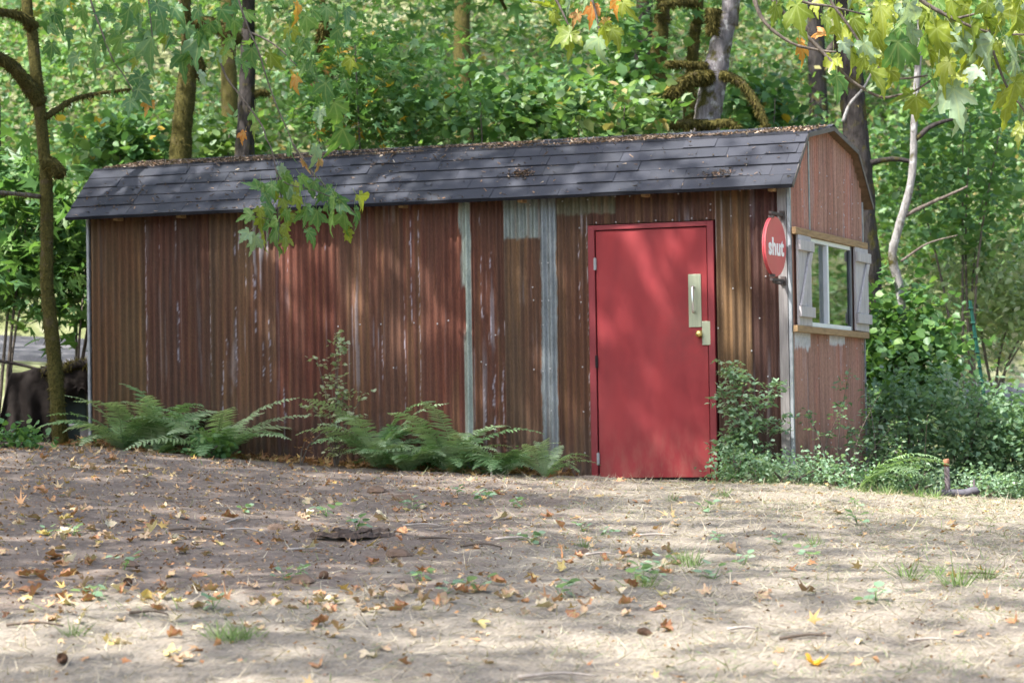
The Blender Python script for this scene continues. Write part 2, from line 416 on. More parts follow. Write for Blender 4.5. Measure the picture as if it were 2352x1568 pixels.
M_GRAVEL = simple('gravel', (.125, .12, .12), .95, 0, .4, 55, .15, bump=.8)
ru = np.linspace(-40, 40, 200); rd = np.linspace(31.1, 36.0, 14); RU, RD = np.meshgrid(ru, rd)
RDD = RD + .35 * (fbm(RU * .5, RU * 0 + 3, 4) - .5)
RX = CAM[0] + RH[0] * RU + FH[0] * RDD; RY = CAM[1] + RH[1] * RU + FH[1] * RDD
RZ = terrain(RX, RY) + .05 + .02 * (fbm(RX * 3, RY * 3, 6) - .5); RZ[0] -= .12; RZ[-1] -= .12
ii = np.arange(RU.size).reshape(RU.shape)
RF = np.stack([ii[:-1, :-1], ii[:-1, 1:], ii[1:, 1:], ii[1:, :-1]], -1).reshape(-1, 4)
tag(link('gravel_road', raw('gravel_road', np.stack([RX, RY, RZ], -1), RF, M_GRAVEL, True)), 'grey gravel road running behind the shed', None, kind='structure')
# ================================================================== THE SHED
L_, W_ = 6.33, 2.40
EY, EZ, KY, KZ, RY_, RZ_ = -.185, 2.33, .345, 2.785, 1.20, 2.915
X0, X1 = -6.465, .075                        # roof ends
shed = thing('shed', 'long low shed of rusty corrugated metal with a shingled barn roof', 'shed')
def metal_sheet_mat():
    M = Mat('rusty_corrugated_metal')
    a = M.new('ShaderNodeAttribute', attribute_name='rust'); co = M.coord((1, 1, .35)); n = M.noise(110, 5, co, .7); n2 = M.noise(420, 3, co, .6)
    c = M.mix(.75, a.outputs['Color'], M.ramp(n, [(.28, (.55, .5, .48)), (.5, (1, 1, 1)), (.75, (1.35, 1.25, 1.15))]), 'MULTIPLY')
    sp = M.ramp(M.noise(60, 5, M.coord((1, 1, .6)), .75), [(.64, (0, 0, 0)), (.72, (.45, .45, .45))])
    c = M.mix(sp, c, (.25, .2, .18, 1))
    g = a.outputs['Alpha']                    # alpha: how much bare galvanised metal
    M.set(c, M.ramp(g, [(0, (.78,) * 3), (1, (.5,) * 3)]), M.math('MULTIPLY', g, .35), .3)
    M.bump(M.math('ADD', n, n2), .25, .004)
    return M.m
M_SHEET = metal_sheet_mat()
BR, RD_, DK, OL = (.125, .066, .044), (.135, .050, .036), (.088, .042, .031), (.12, .068, .046)
PER = .0677
# long peeled streaks on the front wall: (x, z top, z bottom, half width)
def zz(scale, ox, oy): return lambda x, y: wall_x((x / scale + ox) / 1.0629, (y / scale + oy) / 1.0629)
z4f = zz(2.613, 0, 550); z5f = zz(2.613, 800, 550)
STREAK = []
for f, lst in ((z5f, [(530, -120, 600, .008), (585, -100, 1130, .010), (492, 450, 1180, .007), (345, 700, 980, .007), (1040, 170, 320, .006), (982, 190, 575, .007), (990, 540, 580, .016),
                      (1046, 570, 740, .008), (1032, 700, 748, .013), (1065, 900, 1360, .009), (1118, 880, 1260, .012), (1610, 360, 640, .006), (1665, -50, 1560, .006), (1600, 130, 210, .008),
                      (1090, 660, 690, .012), (1010, 1000, 1400, .005), (430, 900, 915, .006), (970, -60, 40, .006), (1130, 610, 690, .006)]),
               (z4f, [(936, -30, 1420, .011), (1125, -60, 135, .005), (1140, 500, 870, .006), (1017, -20, 200, .005), (1420, 850, 1260, .006), (1505, 500, 1010, .010), (1497, 50, 200, .006), (1528, 60, 200, .006),
                      (1572, 170, 260, .010), (1632, 320, 700, .007), (1622, 320, 380, .015), (1722, 600, 1000, .006), (1820, 1050, 1360, .008), (1345, 300, 960, .006), (1835, 40, 300, .005),
                      (1680, 760, 1000, .006), (1450, 720, 860, .006), (573, -40, 900, .008), (1570, 330, 380, .012), (1665, 320, 360, .010), (2080, 40, 200, .004)])):
    for x, y0, y1, w in lst:
        xa, za = f(x, y0); xb, zb = f(x, y1); STREAK.append(((xa + xb) / 2, za, zb, w))
def rust_color(x, z, base, seed, ochre=.3, white=.2, front=True):
    col = np.ones((x.size, 4)); b = np.array(base)
    w = .012 * (vn(z * 3, x * 0, seed) - .5)
    s1 = vn((x + w) * 75, z * .45, seed) * .6 + vn((x + w) * 190, z * 1.1, seed + 1) * .4
    s2 = fbm(x * 3.2, z * 1.1, seed + 2)
    m = .58 + .84 * s1; m = m * (.72 + .56 * s2)
    c = .70 * (b * np.array([1.0, 1.05, .90]))[None] * m[:, None]
    red = sstep(.45, .75, fbm(x * 5, z * .8, seed + 3)); c = c * (1 + red[:, None] * np.array([.16, -.05, -.08]))
    lo = sstep(.58, .74, vn((x + w) * 46, z * .3, seed + 4)) * sstep(.3, .6, fbm(x * 4, z * 1.3, seed + 5)) * ochre
    c = c * (1 - lo[:, None]) + lo[:, None] * np.array([.21, .118, .05])
    g = sstep(.74, .82, vn((x + w) * 62, z * .9, seed + 6)) * sstep(.5, .68, fbm(x * 3.7, z * 1.6, seed + 7)) * white
    wh = np.array([.40, .37, .38])
    c = c * (1 - g[:, None]) + g[:, None] * wh
    if front:
        for sx, za, zb, hw in STREAK:
            near = np.abs(x - sx) < hw * 2.5
            if not near.any(): continue
            xx = x[near]; zn = z[near]
            k = sstep(1.0, .45, np.abs(xx - sx + .010 * (vn(zn * 9, zn * 0, 77) - .5) + .009 * (vn(zn * 40, zn * 0 + sx * 9, 76) - .5)) / (.8 * hw * (.35 + .9 * vn(zn * 14, zn * 0 + sx * 50, 78)))) * sstep(zb - .03, zb + .02, zn) * sstep(za + .03, za - .02, zn)
            k = .85 * k * sstep(.34, .6, .5 * vn(xx * 120, zn * 18, 79) + .5 * vn(xx * 260, zn * 60, 74)); c[near] = c[near] * (1 - k[:, None]) + k[:, None] * np.array([.40, .37, .41]); g[near] = np.maximum(g[near], k * .6)
    dz = sstep(.55, .05, z - (.45 if front else 0) * sstep(-2.5, -6, x) * .6 + .35 * (fbm(x * 6, z * 4, seed + 9) - .5)) * (.35 + .5 * vn(x * 30, z * 12, seed + 8))
    c = c * (1 - dz[:, None]) + dz[:, None] * np.array([.085, .062, .048])
    col[:, :3] = c; col[:, 3] = g * .5
    return col
def corrugated(name, a0, a1, z0, z1, off, col_fn, plane='front', amp=.0125, rows=140, cpp=8, phase=0.0, label=None, ztop=None):
    """one corrugated sheet: a runs along the wall, z up; off is how far it stands proud"""
    n = max(6, int(round((a1 - a0) / PER * cpp)) + 1); A = np.linspace(a0, a1, n); T = np.linspace(0, 1, rows)
    AA, TT = np.meshgrid(A, T); top = ztop(AA) if ztop is not None else z1
    ZZ = z0 + (top - z0) * TT
    dents = .006 * (fbm(AA * 2.2, ZZ * 1.4, 61) - .5)
    dep = amp * np.cos(2 * math.pi * AA / PER + phase) + off + dents
    wob = .003 * (fbm(ZZ * 3, AA * 0 + a0, 62) - .5)
    P = np.stack([AA + wob, -dep, ZZ], -1) if plane == 'front' else np.stack([dep, AA + wob, ZZ], -1)
    ii = np.arange(AA.size).reshape(AA.shape); F = np.stack([ii[:-1, :-1], ii[:-1, 1:], ii[1:, 1:], ii[1:, :-1]], -1).reshape(-1, 4)
    me = raw(name, P, F, M_SHEET, True, {'rust': col_fn(AA.ravel(), ZZ.ravel())})
    return me
front = link('front_wall', None, shed)
TOP = 2.43
def galv(x, z, seed, tone=(.3, .3, .3)):
    c = np.ones((x.size, 4)); m = .7 + .6 * fbm(x * 25, z * 9, seed); m = m * (.85 + .3 * vn(x * 80, z * .6, seed + 3)); c[:, :3] = np.array(tone)[None] * m[:, None]
    st_ = sstep(.6, .8, vn(x * 50, z * .5, seed + 1))[:, None] * .45; c[:, :3] = c[:, :3] * (1 - st_) + st_ * np.array([.2, .14, .09]); c[:, 3] = .9
    return c
def blend(c, g, m): return c * (1 - m[:, None]) + g * m[:, None]
def ragged(v, a, b, n, e=.004): return sstep(a - e, a + e, v + n) * sstep(b + e, b - e, v + n)
def col_sheet(base, seed, ochre, white):
    return lambda x, z: rust_color(x, z, base, seed, ochre, white)
def col_strip(x, z):                          # narrow strip where the rust coat is gone
    c = rust_color(x, z, RD_, 300, .2, .2); n = .010 * (vn(z * 6, x * 0, 5) - .5)
    m = np.maximum(ragged(x, -2.786, -2.742, n), ragged(x, -2.83, -2.78, n * 2.5) * sstep(1.62, 1.66, z + .05 * vn(x * 80, x * 0, 3)))
    m = np.maximum(m, ragged(x, -2.815, -2.742, n) * sstep(1.3, 1.1, z) * .9)
    return blend(c, galv(x, z, 30, (.26, .30, .26)), m)
def col_patch(x, z):                          # brown sheet with bare metal above and along its right side
    c = rust_color(x, z, OL, 320, .35, .25); n = .02 * (vn(x * 40, z * 4, 15) - .5)
    m = sstep(1.985, 1.999, z + .03 * (vn(x * 34, x * 0, 16) - .5)) * sstep(-2.445, -2.43, x)
    return blend(c, galv(x, z, 32, (.19, .215, .195)), m)
def col_galv(x, z):
    n = .02 * (vn(z * 5, x * 0, 18) - .5) + .012 * (vn(z * 30, x * 0, 19) - .5)
    return blend(rust_color(x, z, BR, 330, .3, .3), galv(x, z, 34, (.175, .195, .20)), np.maximum(ragged(x, -2.125, -1.985, n), ragged(x, -2.2, -1.985, n) * sstep(1.98, 2.0, z)))
def col_right(x, z):                          # beside the strip: bare metal only along the top
    c = rust_color(x, z, (.105, .053, .034), 340, .25, .35)
    m = sstep(2.165, 2.18, z + .02 * (vn(x * 40, x * 0, 20) - .5)) * sstep(-1.47, -1.5, x) * .8
    return blend(c, galv(x, z, 36, (.13, .13, .085)), m)
SHEETS = [(-6.335, -5.775, -.1, TOP, 0.0, col_sheet((.135, .076, .042), 200, .5, .05)),
          (-5.79, -5.165, -.1, TOP, .004, col_sheet((.098, .046, .034), 210, .15, .12)),
          (-5.18, -4.515, -.1, TOP, 0.0, col_sheet((.122, .068, .045), 220, .35, .55)),
          (-4.53, -3.975, -.1, TOP, .004, col_sheet(RD_, 230, .25, .12)),
          (-3.99, -3.335, -.1, TOP, 0.0, col_sheet((.15, .068, .048), 240, .3, .35)),
          (-3.35, -2.80, -.1, TOP, .004, col_sheet((.15, .06, .043), 250, .3, .2)),
          (-2.86, -2.73, -.1, TOP, .009, col_strip),
          (-2.745, -2.42, -.1, TOP, .003, col_sheet((.108, .046, .032), 270, .2, .35)),
          (-2.44, -2.11, -.1, TOP, .007, col_patch),
          (-2.14, -1.97, -.1, TOP, .011, col_galv),
          (-1.985, -1.70, -.1, TOP, .004, col_right),
          (-1.70, -.612, 2.085, TOP, .002, lambda x, z: np.where((x < -1.47)[:, None], blend(rust_color(x, z, DK, 350, .3, .2), galv(x, z, 37, (.13, .13, .085)), sstep(2.165, 2.18, z + .02 * (vn(x * 40, x * 0, 20) - .5)) * .8), rust_color(x, z, (.10, .045, .032), 350, .3, .4))),
          (-.612, -.325, .80, TOP, .007, col_sheet((.115, .065, .036), 360, .55, .4)),
          (-.612, -.325, -.1, .82, 0.0, col_sheet((.085, .042, .034), 370, .1, .1)),
          (-.335, -.085, -.1, TOP, .003, col_sheet((.08, .036, .031), 380, .1, .2))]
for a0, a1, z0, z1, off, fn in SHEETS:
    link('corrugated_sheet', corrugated('corrugated_sheet', a0, a1, z0, z1, off, fn, rows=150 if z1 - z0 > 1.5 else 40), front)
# back and far end walls
backw = link('back_wall', corrugated('back_wall', -L_, 0, -.1, TOP, 0, lambda x, z: rust_color(x, z, BR, 400, .3, .2, False), rows=20, cpp=4), shed); backw.location = (0, W_, 0)
def underside(y):                             # height of the roof underside above depth y
    y = np.asarray(y, float); yy = np.minimum(y, W_ - y)
    return np.where(yy < KY, EZ + (yy - EY) / (KY - EY) * (KZ - EZ), KZ + (yy - KY) / (RY_ - KY) * (RZ_ - KZ)) - .045
endw = link('end_wall', corrugated('end_wall', 0, W_, -.1, 2, 0, lambda x, z: rust_color(x, z, BR, 410, .3, .2, False), 'gable', rows=20, cpp=4, ztop=underside), shed); endw.location = (-L_, 0, 0)
# gable wall: upper sheets, lower sheets, infill beside the window
gab = link('gable_wall', None, shed)
GB = (.45, .24, .205)
def gcol(seed, white, patch=False):
    def f(y, z):
        c = rust_color(y, z, GB, seed, .12, white, False)
        if patch:
            n = .02 * (vn(y * 30, z * 10, 3) - .5)
            m = np.maximum(ragged(y, .05, .575, n) * sstep(1.02 , 1.05, z + .05 * vn(y * 30, z * 0, 4) - .03), ragged(y, 1.15, 1.73, n) * sstep(1.08, 1.10, z + .03 * (vn(y * 30, y * 0, 6) - .5)))
            d = np.ones((y.size, 4)); d[:, :3] = np.array([.52, .53, .54]) * (.8 + .4 * fbm(y * 20, z * 20, 8))[:, None]; d[:, 3] = 0
            m = m * (.75 + .25 * vn(y * 90, z * 30, 9)); c = blend(c, d, m)
        return c
    return f
def gsheet(a0, a1, z0, z1, off, seed, white, patch=False, ztop=None, rows=90):
    link('corrugated_sheet', corrugated('corrugated_sheet', a0, a1, z0, z1, off, gcol(seed, white, patch), 'gable', .0095, rows, 8, .5, ztop=ztop), gab)
gsheet(.012, .555, 2.0, 0, .002, 500, .35, ztop=underside, rows=40)
gsheet(.555, 1.36, 2.0, 0, .005, 510, .25, ztop=underside, rows=40)
gsheet(1.35, 2.39, 2.0, 0, .002, 520, .35, ztop=underside, rows=40)
gsheet(.012, .81, -.15, 1.165, .002, 530, .25, True)
gsheet(.80, 1.61, -.15, 1.165, .005, 540, .3, True)
gsheet(1.60, 2.39, -.15, 1.165, .002, 550, .25, True)
gsheet(.012, .49, 1.2, 1.97, .0, 560, .2, rows=30); gsheet(1.9, 2.39, 1.2, 1.97, .0, 570, .2, rows=30)
M_WOOD = simple('weathered_brown_wood', (.30, .195, .10), .8, 0, .35, 22, .2, (1, .25, 3), .3)
M_GREYWOOD = simple('weathered_grey_wood', (.42, .39, .375), .85, 0, .28, 26, .2, (2.5, 2.5, .2), .35)
M_POST = simple('corner_post_wood', (.19, .175, .165), .85, 0, .3, 26, .2, (2.5, 2.5, .2), .35)
M_DECK = simple('roof_deck_wood', (.16, .105, .065), .85, 0, .3, 18, .2)
M_ZINC = simple('galvanised_trim', (.27, .285, .29), .55, .3, .3, 14, .4)
M_SCREW = simple('screw_heads', (.42, .42, .42), .4, .3, .1, 30, .5, bump=0)
MB().box(.014, .052, -.012, 2.412, 1.945, 2.002).build('window_rail', M_WOOD, shed, bevel=.004)
MB().box(.014, .052, -.012, 2.412, 1.163, 1.217).build('window_rail', M_WOOD, shed, bevel=.004)
MB().box(-.094, -.020, -.034, -.010, -.1, 2.40).build('corner_post', M_POST, shed, bevel=.004)
MB().box(-.017, .010, -.026, .011, -.1, 2.44).build('corner_trim', M_ZINC, shed, bevel=.003)
MB().box(-.004, .018, 2.392, 2.412, -.12, 2.36).build('back_corner_trim', M_ZINC, shed, bevel=.003)
MB().box(-6.352, -6.328, -.018, .01, -.1, 2.42).build('end_corner_trim', M_ZINC, shed, bevel=.003)
MB().box(.013, .019, .545, .575, 2.004, 2.735).build('seam_strip', M_ZINC, shed)
MB().box(-L_ + .03, -1.72, .03, .05, -.1, .05).build('wall_plate', M_DECK, shed)
# screws: small domes, joined because each is only a few pixels
scr = []
def screw(x, y, z, ax): scr.append((x, y, z, ax))
rs = random.Random(3)
for px, py in ((1075, 700), (1320, 920), (1380, 930), (1425, 915), (1390, 1185), (1433, 1180), (1400, 1435), (1440, 1432), (1372, 242), (1410, 240), (1372, 483), (1415, 480), (1312, 395), (1318, 478), (1380, 635), (1610, 18), (1620, 490), (1630, 903), (1637, 1188), (1645, 1450), (555, 622), (705, 628), (775, 608), (345, 630), (212, 632), (72, 645), (425, 908), (985, 870), (1015, 888)):
    x, z = z5f(px, py); screw(x, -.018, z, 0)
z6f = zz(2.24, 1650, 550); z2f = zz(2.767, 800, 0); z3f = zz(2.767, 1650, 0)
for px, py in ((267, 828), (318, 828), (360, 826), (418, 830), (507, 826), (415, 343), (316, 346), (418, 686), (235, 562), (495, 280), (560, 1100), (462, 508)):
    x, z = z6f(px, py); screw(x, -.02, z, 0)
for px, py in ((1945, 1328), (2045, 1325), (1818, 1505), (1950, 1502), (2105, 1497), (2220, 1490), (2333, 1487), (1370, 1385), (1590, 1360), (1760, 1350)):
    x, z = z2f(px, py); screw(x, -.016, z, 0)
for px, py in ((110, 1475), (212, 1475), (378, 1460), (507, 1387), (508, 1460), (20, 1310), (237, 1420), (437, 1290), (505, 1278), (238, 1380)):
    x, z = z3f(px, py); screw(x, -.016, z, 0)
for y in (.2, .74, 1.05, 1.36, 1.62, 1.85, 2.1, 2.3):
    for z in (.1, .45, .8, 1.1):
        if rs.random() < .75: screw(.016, y + rs.uniform(-.03, .03), z + rs.uniform(-.03, .03), 1)
for z in (.05, .22, .4, .58, .75, .92, 1.08): screw(.018, 1.70, z, 1); screw(.018, 1.12, z + .05, 1) if rs.random() < .6 else None
for y in (.3, .9, 1.2, 1.5, 1.75, 2.0, 2.25):
    for z in (2.06, 2.2, 2.35, 2.5):
        if rs.random() < .7: screw(.016, y + rs.uniform(-.05, .05), z + rs.uniform(-.03, .03), 1)
for z in (2.1, 2.2, 2.3, 2.4, 2.48): screw(.018, 1.72, z, 1)
sb = MB()
for x, y, z, ax in scr:
    r = .0075; ring = []
    for k in range(6):
        g = k * math.pi / 3; ring.append((x + r * math.cos(g), y, z + r * math.sin(g)) if ax == 0 else (x, y + r * math.cos(g), z + r * math.sin(g)))
    tip = (x, y - .006, z) if ax == 0 else (x + .006, y, z)
    sb.add(ring + [tip], [(k, (k + 1) % 6, 6) for k in range(6)])
tag(sb.build('screw_heads', M_SCREW, shed), kind='stuff')

# ---- roof: deck panels, shingles one by one
def shingle_mat():
    M = Mat('charcoal_shingles'); r = M.new('ShaderNodeObjectInfo').outputs['Random']
    base = M.ramp(r, [(0, (.027, .029, .035)), (.5, (.034, .036, .044)), (1, (.041, .043, .052))])
    n = M.noise(260, 4, M.coord(kind='Generated', scale=(3, 1.6, .2)), .8); big = M.noise(3.0, 4, M.new('ShaderNodeNewGeometry').outputs['Position'])
    c = M.mix(.8, base, M.ramp(n, [(.3, (.5, .5, .5)), (.7, (1.6, 1.6, 1.6))]), 'MULTIPLY')
    c = M.mix(M.ramp(big, [(.5, (0, 0, 0)), (.75, (.3, .3, .3))]), c, (.06, .058, .06, 1))
    M.set(c, .88, 0, .3); M.bump(n, .5, .003); return M.m
M_SH = shingle_mat()
roof = link('roof', None, shed)
def slope_pts(y0, z0, y1, z1): 
    d = np.array([0, y1 - y0, z1 - z0]); ln = np.linalg.norm(d); d = d / ln; n = np.array([0, -d[2], d[1]]); return d, n, ln
for (ya, za, yb, zb) in ((EY, EZ, KY, KZ), (KY, KZ, RY_, RZ_), (W_ - KY, KZ, RY_, RZ_), (W_ - EY, EZ, W_ - KY, KZ)):
    d, n, ln = slope_pts(ya, za, yb, zb)
    if n[2] < 0: n = -n
    a = np.array([0, ya, za]); b = np.array([0, yb, zb]); m = MB()
    V = [];  
    for x in (X0 + .012, X1 - .006):
        for p in (a, b):
            for o in (-.012, -.034): q = p + n * o; V.append((x, q[1], q[2]))
    m.add(V, [(0, 1, 3, 2), (4, 6, 7, 5), (0, 4, 5, 1), (2, 3, 7, 6), (0, 2, 6, 4), (1, 5, 7, 3)]); m.build('roof_deck', M_DECK, roof)
# shingle template: thin wedge, lower edge proud; x 0..1, y up the slope 0..1, z normal
SV = [(0, 0, 0), (1, 0, 0), (1, 1, -.004), (0, 1, -.004), (0, 0, .010), (1, 0, .010), (1, 1, .002), (0, 1, .002)]
sme = bpy.data.meshes.new('shingle'); sme.from_pydata(SV, [], [(0, 3, 2, 1), (4, 5, 6, 7), (0, 1, 5, 4), (1, 2, 6, 5), (2, 3, 7, 6), (3, 0, 4, 7)]); sme.materials.append(M_SH)
def lay(ya, za, yb, zb, courses, name, parent, joined=None, wide=.31):
    d, n, ln = slope_pts(ya, za, yb, zb)
    if n[2] < 0: n = -n
    ex = ln / courses; right = np.array([1.0, 0, 0])
    for c in range(courses):
        x = X0 - rs.uniform(0, wide * .9)
        while x < X1:
            w = wide * rs.uniform(.75, 1.3); xa = max(x, X0); xb = min(x + w, X1)
            if xb - xa > .03:
                p = np.array([xa + .001, ya, za]) + d * (c * ex - (.012 if c == 0 else rs.uniform(0, .004))) + n * (-.010 + rs.uniform(0, .004))
                hgt = min(ex + .03, ln - c * ex + .012); th = rs.uniform(.9, 1.9)
                A = Matrix(((right[0] * (xb - xa - .002), d[0] * hgt, n[0] * th, p[0]), (0, d[1] * hgt, n[1] * th, p[1]), (0, d[2] * hgt, n[2] * th, p[2]), (0, 0, 0, 1)))
                if joined is None:
                    o = link(name, sme, parent); o.matrix_local = A
                else: joined.add([A @ Vector(v) for v in SV], [(0, 3, 2, 1), (4, 5, 6, 7), (0, 1, 5, 4), (1, 2, 6, 5), (2, 3, 7, 6), (3, 0, 4, 7)])
            x += w
lay(EY, EZ, KY, KZ, 5, 'shingle', roof)
lay(KY, KZ, RY_, RZ_, 6, 'shingle', roof)
bk = MB(); lay(W_ - EY, EZ, W_ - KY, KZ, 5, 'x', roof, bk); lay(W_ - KY, KZ, RY_, RZ_, 6, 'x', roof, bk)
tag(bk.build('back_slope_shingles', M_SH, roof), kind='stuff')
rc = MB(); rc.add([(X0, RY_ - .13, RZ_ - .018), (X1, RY_ - .13, RZ_ - .018), (X1, RY_, RZ_ + .016), (X0, RY_, RZ_ + .016), (X0, RY_ + .13, RZ_ - .018), (X1, RY_ + .13, RZ_ - .018)], [(0, 1, 2, 3), (3, 2, 5, 4)])
rc.build('ridge_cap', M_SH, roof)
M_BLACKE = simple('black_drip_edge', (.012, .012, .014), .95, 0, .2, 20, .05)
M_EDGE = simple('dark_drip_edge', (.10, .085, .075), .7, 0, .2, 20)
for ya, za, yb, zb in ((EY, EZ, KY, KZ), (KY, KZ, RY_, RZ_), (RY_, RZ_, W_ - KY, KZ), (W_ - KY, KZ, W_ - EY, EZ)):
    for x in (X1 - .003,):
        d, n, ln = slope_pts(ya, za, yb, zb); n = n if n[2] > 0 else -n; a = np.array([x, ya, za]); b = np.array([x, yb, zb]); V = []
        for p in (a, b):
            for o in (-.004, -.040):
                for dx in (0, .006): q = p + n * o; V.append((q[0] + dx, q[1], q[2]))
        MB().add(V, [(0, 1, 3, 2), (4, 6, 7, 5), (0, 4, 5, 1), (2, 3, 7, 6), (1, 5, 7, 3), (0, 2, 6, 4)]).build('rake_edge', M_EDGE, roof)
MB().box(X0 + .004, X1 - .004, EY - .010, EY + .004, EZ - .030, EZ - .006).build('drip_edge', M_BLACKE, roof)
M_TAIL = simple('rafter_tail_wood', (.34, .22, .11), .8, 0, .3, 25)
for x in (-6.0, -5.39, -4.35, -3.31, -2.25, -1.18, -.12):
    m = MB(); m.box(x - .022, x + .022, -.13, -.02, 2.285, 2.345); m.build('rafter_tail', M_TAIL, roof, bevel=.003)

# ---- door
def red_mat():
    M = Mat('red_door_paint'); n = M.noise(5, 5, M.coord((1, 1, .4))); f = M.noise(160, 3, M.coord())
    c = M.ramp(n, [(.3, (.185, .022, .025)), (.7, (.265, .033, .035))])
    sc = M.ramp(M.noise(38, 6, M.coord((1, 1, 1.6)), .8), [(.72, (0, 0, 0)), (.76, (.5, .5, .5))]); c = M.mix(sc, c, (.36, .1, .1, 1))
    low = M.new('ShaderNodeSeparateXYZ'); M.l(M.coord(), low.inputs[0])
    dirt = M.math('MULTIPLY', M.ramp(low.outputs[2], [(.02, (1, 1, 1)), (.5, (0, 0, 0))]), M.ramp(M.noise(9, 5, M.coord((1.6, 1, .6)), .7), [(.4, (0, 0, 0)), (.7, (.6, .6, .6))]))
    c = M.mix(dirt, c, (.22, .11, .08, 1))
    hd = M.new('ShaderNodeVectorMath', operation='DISTANCE'); M.l(M.coord(), hd.inputs[0]); hd.inputs[1].default_value = (-.75, -.03, 1.2)
    gr = M.math('MULTIPLY', M.ramp(hd.outputs['Value'], [(.05, (1, 1, 1)), (.42, (0, 0, 0))]), M.ramp(M.noise(14, 5, M.coord(), .7), [(.35, (0, 0, 0)), (.7, (.5, .5, .5))])); c = M.mix(gr, c, (.10, .035, .032, 1))
    fd = M.ramp(M.noise(1.6, 4, M.coord((1, 1, .7)), .6), [(.45, (0, 0, 0)), (.75, (.45, .45, .45))]); c = M.mix(fd, c, (.31, .06, .058, 1))
    M.set(c, M.ramp(n, [(.3, (.45,) * 3), (.7, (.68,) * 3)]), 0, .2); M.bump(f, .1, .002); return M.m
M_RED = red_mat()
M_REDF = simple('red_frame_paint', (.18, .024, .028), .5, 0, .15, 8, .3, bump=.05)
M_BLACK = simple('dark_gap', (.012, .01, .01), .9, 0, .1)
M_STEEL = simple('brushed_plate', (.30, .32, .22), .45, .4, .15, 50, .5, (1, 1, .1), .05)
M_CHROME = simple('chrome', (.75, .75, .76), .2, .9, .05, 20, .5, bump=0)
M_BRASS = simple('brass', (.72, .52, .18), .25, .9, .1, 20, .5, bump=0)
DL, DR = -1.637, -.683
door = link('door', None, shed)
MB().box(DL + .006, DR - .006, -.026, .012, .014, 2.027).build('door_leaf', M_RED, door, bevel=.003)
fr = MB(); fr.box(DL - .058, DL - .002, -.040, .02, -.08, 2.075); fr.box(DR + .002, DR + .056, -.040, .02, -.08, 2.075); fr.box(DL - .002, DR + .002, -.040, .02, 2.035, 2.075)
fr.build('door_frame', M_REDF, door, bevel=.003)
MB().box(DL - .002, DR + .002, -.018, .03, -.08, .006).build('threshold', M_BLACK, door)
MB().box(DL - .002, DR + .002, .013, .03, 0, 2.04).build('gap_backing', M_BLACK, door)  # black backing sheet, puts the shade into the gap round the leaf
for z, dk in ((1.76, 0), (.963, 1), (.17, 0)):
    m = MB(); m.tube([(DL, -.040, z - .05), (DL, -.040, z + .05)], .009, 8); m.box(DL - .010, DL + .012, -.043, -.033, z - .048, z + .048)
    m.build('hinge', M_BLACK if dk else M_ZINC, door)
pl = MB().box(-.846, -.739, -.034, -.0305, 1.222, 1.649).build('pull_plate', M_STEEL, door, bevel=.002)
m = MB(); m.tube([(-.797, -.034, 1.545), (-.797, -.075, 1.55), (-.797, -.085, 1.535), (-.795, -.085, 1.36), (-.795, -.078, 1.342), (-.795, -.034, 1.345)], .0095, 8)
m.build('pull_handle', M_CHROME, pl, smooth=True)
lg = MB().box(-.735, -.664, -.0405, -.0305, 1.075, 1.268).build('latch_guard', M_STEEL, door, bevel=.003)
kb = MB(); prof = [(.0, .030), (.004, .032), (.010, .013), (.028, .012), (.034, .024), (.046, .029), (.058, .024), (.064, .010)]
kb.tube([(-.752, -.030 - a, 1.166) for a, r in prof], [r for a, r in prof], 14); kb.build('door_knob', M_BRASS, door, smooth=True)

# ---- window and shutters on the gable
win = link('window', None, shed)
M_VINYL = simple('white_window_frame', (.66, .68, .68), .45, 0, .08, 12, .4, bump=0)
M_DARKF = simple('dark_window_jamb', (.11, .12, .13), .6, 0, .15, 12)
def glass_mat():
    M = Mat('window_glass'); gl = M.new('ShaderNodeBsdfGlossy'); gl.inputs['Roughness'].default_value = .02; gl.inputs['Color'].default_value = (.9, .95, .93, 1)
    tr = M.new('ShaderNodeBsdfTransparent'); tr.inputs['Color'].default_value = (.75, .8, .78, 1)
    fr = M.new('ShaderNodeFresnel'); fr.inputs[0].default_value = 2.6; mx = M.new('ShaderNodeMixShader')
    M.l(fr.outputs[0], mx.inputs[0]); M.l(tr.outputs[0], mx.inputs[1]); M.l(gl.outputs[0], mx.inputs[2]); M.l(mx.outputs[0], M.out.inputs[0]); return M.m
M_GLASS = glass_mat()
wf = MB(); wf.box(-.04, .03, .487, .527, 1.219, 1.943); wf.box(-.04, .03, .527, 1.85, 1.219, 1.255); wf.box(-.04, .03, .527, 1.85, 1.908, 1.943); wf.build('window_frame', M_VINYL, win, bevel=.003)
MB().box(-.04, .03, 1.85, 1.90, 1.219, 1.943).build('window_jamb', M_DARKF, win, bevel=.003)
sf = MB(); sf.box(-.012, .038, 1.03, 1.075, 1.256, 1.907); sf.build('sash_bar', M_VINYL, win, bevel=.003)
MB().box(-.006, .0, .528, 1.029, 1.256, 1.907).build('pane', M_GLASS, win)
MB().box(.008, .014, 1.076, 1.849, 1.256, 1.907).build('pane', M_GLASS, win)
M_BLIND = simple('blind_slats', (.40, .44, .40), .7, 0, .1, 10)
bl = link('blind', None, win)
for k in range(19):
    z = 1.27 + k * .034; MB().box(-.050, -.022, .53, 1.84, z, z + .003, Matrix.Translation((-.036, 0, z)) @ Matrix.Rotation(.7, 4, 'Y') @ Matrix.Translation((.036, 0, -z))).build('slat', M_BLIND, bl)
